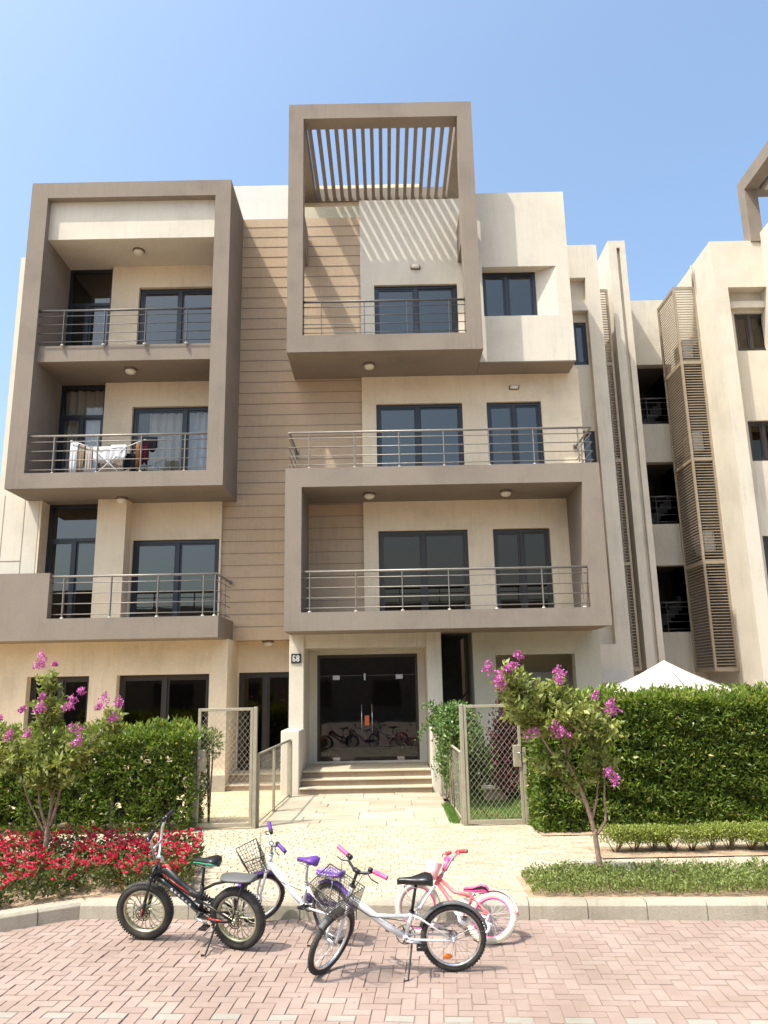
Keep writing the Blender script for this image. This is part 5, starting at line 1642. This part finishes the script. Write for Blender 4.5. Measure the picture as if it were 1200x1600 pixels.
for k in range(6):
    a = hl.lerp(bb, .34 + .085 * k) + Vector((-.012, .031, .01)); ws.box(a.x - .010, a.x + .010, a.y - .002, a.y + .002, a.z - .013, a.z + .013)
    ws.box(a.x - .010, a.x + .010, -a.y - .002, -a.y + .002, a.z - .013, a.z + .013)
for sy in (-1, 1): ws.tube([hl + Vector((-.08, sy * .012, .088)), (.60, sy * .016, R + .285), (.44, sy * .02, R + .20)], .004, 5)
ws.build('white_trim', M['whitep'], fr_)
sh_ = MB(); sh_.tube([(.37, 0, R + .20), (.22, 0, R + .10)], .012, 8)
for k in range(6): sh_.ring((.345 - .02 * k, 0, R + .183 - .0135 * k), (.15, 0, .10), .022, .005, 16, 6)
sh_.build('shock_absorber', M['black'], t)
fk = MB()
for sy in (-1, 1):
    fk.tube([(wb, sy * .075, R - .01), (wb - .045, sy * .075, R + .12)], .017, 8); fk.tube([(wb - .045, sy * .075, R + .12), (wb - .125, sy * .072, R + .33)], .012, 8)
fk.tube([(wb - .125, -.085, R + .325), (wb - .125, .085, R + .325)], .02, 8); fk.tube([(wb - .15, -.07, R + .395), (wb - .15, .07, R + .395)], .014, 8)
for sy in (-1, 1): fk.tube([(wb - .125, sy * .072, R + .33), (wb - .155, sy * .065, R + .40)], .012, 8)
fk.xform(T); fo = fk.build('fork', M['black'], t)
m = MB()
for sy in (-1, 1): m.tube([(wb + .005, sy * .094, R - .01), (wb - .02, sy * .094, R + .06)], .005, 6)
m.xform(T); m.build('fork_decal', BM['redpaint'], fo)
for nm, cx, TT in (('brake_disc', wb, T), ('brake_disc', 0, ID)):
    m = MB(); m.ring((cx, .055, R), (0, 1, 0), .065, .004, 30, 5); m.ring((cx, .055, R), (0, 1, 0), .045, .004, 24, 5)
    for k in range(8): m.tube([(cx, .055, R), (cx + .06 * cos(k * pi / 4), .055, R + .06 * sin(k * pi / 4))], .004, 4)
    m.xform(TT); m.build(nm, BM['chain'], t)
top = hu + ax.normalized() * .06
hb = MB(); hb.tube([hu, top], .016, 8); hb.tube([top, top + Vector((.05, 0, .01))], .018, 8)
c0 = top + Vector((.05, 0, .01)); W_ = .29
bp = [c0 + Vector(q) for q in ((-.07, -W_, .29), (-.05, -W_ + .13, .285), (-.02, -.13, .21), (0, -.05, 0), (0, .05, 0), (-.02, .13, .21), (-.05, W_ - .13, .285), (-.07, W_, .29))]
hb.tube(bp, .012, 8); hb.tube([c0 + Vector((-.012, -.10, .11)), c0 + Vector((-.012, .10, .11))], .010, 8)
hb.xform(T); bar = hb.build('handlebar', BM['alloy'], t)
grips(t, bar, [(bp[1], bp[0]), (bp[6], bp[7])], M['black'], T, .018)
m = MB()
for sy in (-1, 1):
    q0 = bp[6] if sy > 0 else bp[1]
    m.tube([T(q0), T(q0 + Vector((.13, -.06 * sy, -.02))), T(hl + Vector((.12, .05 * sy, .10))), T(hl + Vector((.03, .05 * sy, -.02)))], .0035, 5)
m.tube([hl + Vector((0, .04, 0)), (.55, .035, R + .15), (.4, .035, R + .05), (.1, .09, R + .02)], .0035, 5)
m.build('brake_cable', M['black'], t)
m = MB(); m.tube([(.335, 0, R + .24), (.30, 0, R + .43)], .014, 8); m.build('seat_post', M['black'], t)
saddle(t, .27, R + .475, M['black'], 1.0, trim=BM['green'])
m = MB(); m.loft([[(.02 + .10 - .32 * u, .088 * cos(a) * f_, R * 2 + .085 + .02 * sin(a)) for a in [2 * pi * k / 16 for k in range(16)]] for u, f_ in ((0, .45), (.06, .8), (.25, 1), (.75, 1), (.94, .85), (1, .5))])
pd = m.build('rear_pad', BM['grey'], t)
m = MB()
m.tube([(.33, 0, R + .22), (.2, 0, R + .28), (.02, 0, R * 2 + .06)], .012, 8)
for sy in (-.045, .045):
    m.tube([(.1, sy, R * 2 + .06), (-.18, sy, R * 2 + .06)], .007, 6); m.tube([(-.10, sy, R * 2 + .06), (0, sy * 1.9, R + .02)], .006, 6)
m.build('pad_bracket', M['black'], pd)
crank(t, bb, radians(200), y=.085); chain(t, bb, R)
m = MB(); m.tube([(.16, .085, R - .02), (.17, .10, R - .05), (.19, .24, .24 * tan(-lean) + .008), (.225, .25, .25 * tan(-lean) + .006)], [.013, .011, .009, .010], 6); m.build('kickstand', M['black'], t)
place(t, (-1.32, 7.33), (-2.21, 7.65), wb, lean)

# pink child's bike leaning away towards the kerb
t = thing('bicycle', "small pink and white child's bicycle with white tyres tilted towards the kerb", 'bicycle')
R, wb = .226, .72
hl, hu = Vector((wb - .12, 0, R + .24)), Vector((wb - .155, 0, R + .34)); ax = hu - hl; T = steer_T(hl, ax, radians(50)); lean = radians(40)
wheel(t, (0, 0, R), R, .0265, ID, 'tyre_w', 'pink', .05, spoke_r=.0015)
wheel(t, (wb, 0, R), R, .0265, T, 'tyre_w', 'pink', .045, spoke_r=.0015)
bb = Vector((.27, 0, R + .02)); stt = Vector((.22, 0, R + .17))
fm = MB()
fm.tube([hl + Vector((0, 0, .03)), (.42, 0, R + .11), bb], [.02, .02, .018], 10)
fm.tube([hl + Vector((0, 0, .07)), (.40, 0, R + .19), (.23, 0, R + .17)], [.016, .016, .014], 10)
fm.tube([bb, stt], .016, 10); fm.tube([hl, hu], .02, 10)
for sy in (-1, 1):
    fm.tube([bb + Vector((0, sy * .02, 0)), (0, sy * .055, R)], .009, 8); fm.tube([(.225, sy * .015, R + .16), (0, sy * .055, R)], .008, 8)
fm.build('frame', BM['pinkpaint'], t)
fk = MB()
for sy in (-1, 1): fk.tube([(wb, sy * .048, R), (wb - .08, sy * .045, R + .20), (wb - .10, sy * .02, R + .235)], .012, 8)
fk.xform(T); fk.build('fork', M['whitep'], t)
top = hu + ax.normalized() * .05
bp = [top + Vector(q) for q in ((-.08, -.23, .19), (-.06, -.13, .185), (-.02, -.09, .12), (0, -.03, 0), (0, .03, 0), (-.02, .09, .12), (-.06, .13, .185), (-.08, .23, .19))]
hb = MB(); hb.tube([hu, top], .014, 8); hb.tube(bp, .010, 8); hb.tube([top + Vector((-.02, -.085, .11)), top + Vector((-.02, .085, .11))], .008, 8); hb.xform(T); bar = hb.build('handlebar', BM['alloy'], t)
grips(t, bar, [(bp[1], bp[0]), (bp[6], bp[7])], BM['redplastic'], T, .016, lmat='redplastic')
m = MB(); m.tube([top + Vector((-.02, -.07, .11)), top + Vector((-.02, .07, .11))], .024, 12); m.tube([top + Vector((0, 0, .0)), top + Vector((-.02, 0, .11))], .026, 12); m.xform(T); m.build('bar_pad', BM['pink'], bar)
m = MB(); m.tube([stt, (.20, 0, R + .20)], .012, 8); m.build('seat_post', BM['alloy'], t)
saddle(t, .185, R + .235, BM['pink'], .95, trim=M['black'])
crank(t, bb, radians(215), L=.095, y=.065, pedal_mat=BM['pinkpale'], ring_r=.05)
m = MB()
rg = []
for yy, s_ in ((-.062, .8), (-.07, 1), (-.078, 1), (-.082, .85)): rg.append([(bb.x + .085 * s_ * cos(a), yy, bb.z + .085 * s_ * sin(a)) for a in [2 * pi * k / 28 for k in range(28)]])
m.loft(rg); m.loft([[(bb.x, yy, bb.z + .06), (bb.x, yy, bb.z - .05), (0, yy, R - .03), (0, yy, R + .035)] for yy in (-.064, -.074)], smooth=False)
m.build('chain_guard', M['whitep'], t)
m = MB(); rg = []
for yy, s_ in ((.062, .8), (.07, 1), (.078, 1), (.082, .85)): rg.append([(bb.x + .075 * s_ * cos(a), yy, bb.z + .075 * s_ * sin(a)) for a in [2 * pi * k / 28 for k in range(28)]])
m.loft(rg); m.build('crank_disc', M['whitep'], t)
fender(t, (0, 0, R), R + .02, 60, 165, BM['pinkpale'], ID, .028); fender(t, (wb, 0, R), R + .02, 30, 120, BM['pinkpale'], T, .028)
for sy in (-1, 1):
    w_ = MB(); w_.tube([(0, sy * .06, R), (-.01, sy * .11, R - .03), (-.01, sy * .15, .075)], .008, 6); w_.ring((-.01, sy * .16, .062), (0, 1, 0), .045, .014, 24, 8); w_.tube([(-.01, sy * .145, .062), (-.01, sy * .175, .062)], .034, 18)
    w_.build('training_wheel', M['whitep'], t)
m = MB()
q_ = top + Vector((.12, 0, .02))
m.loft([[(q_.x + .075 * cos(a) * s_, q_.y + .10 * sin(a) * s_, q_.z + dz) for a in [2 * pi * k / 20 for k in range(20)]] for s_, dz in ((.75, -.13), (.85, -.06), (1, .0), (1.03, .008), (.95, .008), (.7, -.11))])
m.xform(T); bk_ = m.build('basket', BM['pinkpale'], t)
place(t, (.82, 7.33), (.14, 7.68), wb, lean)
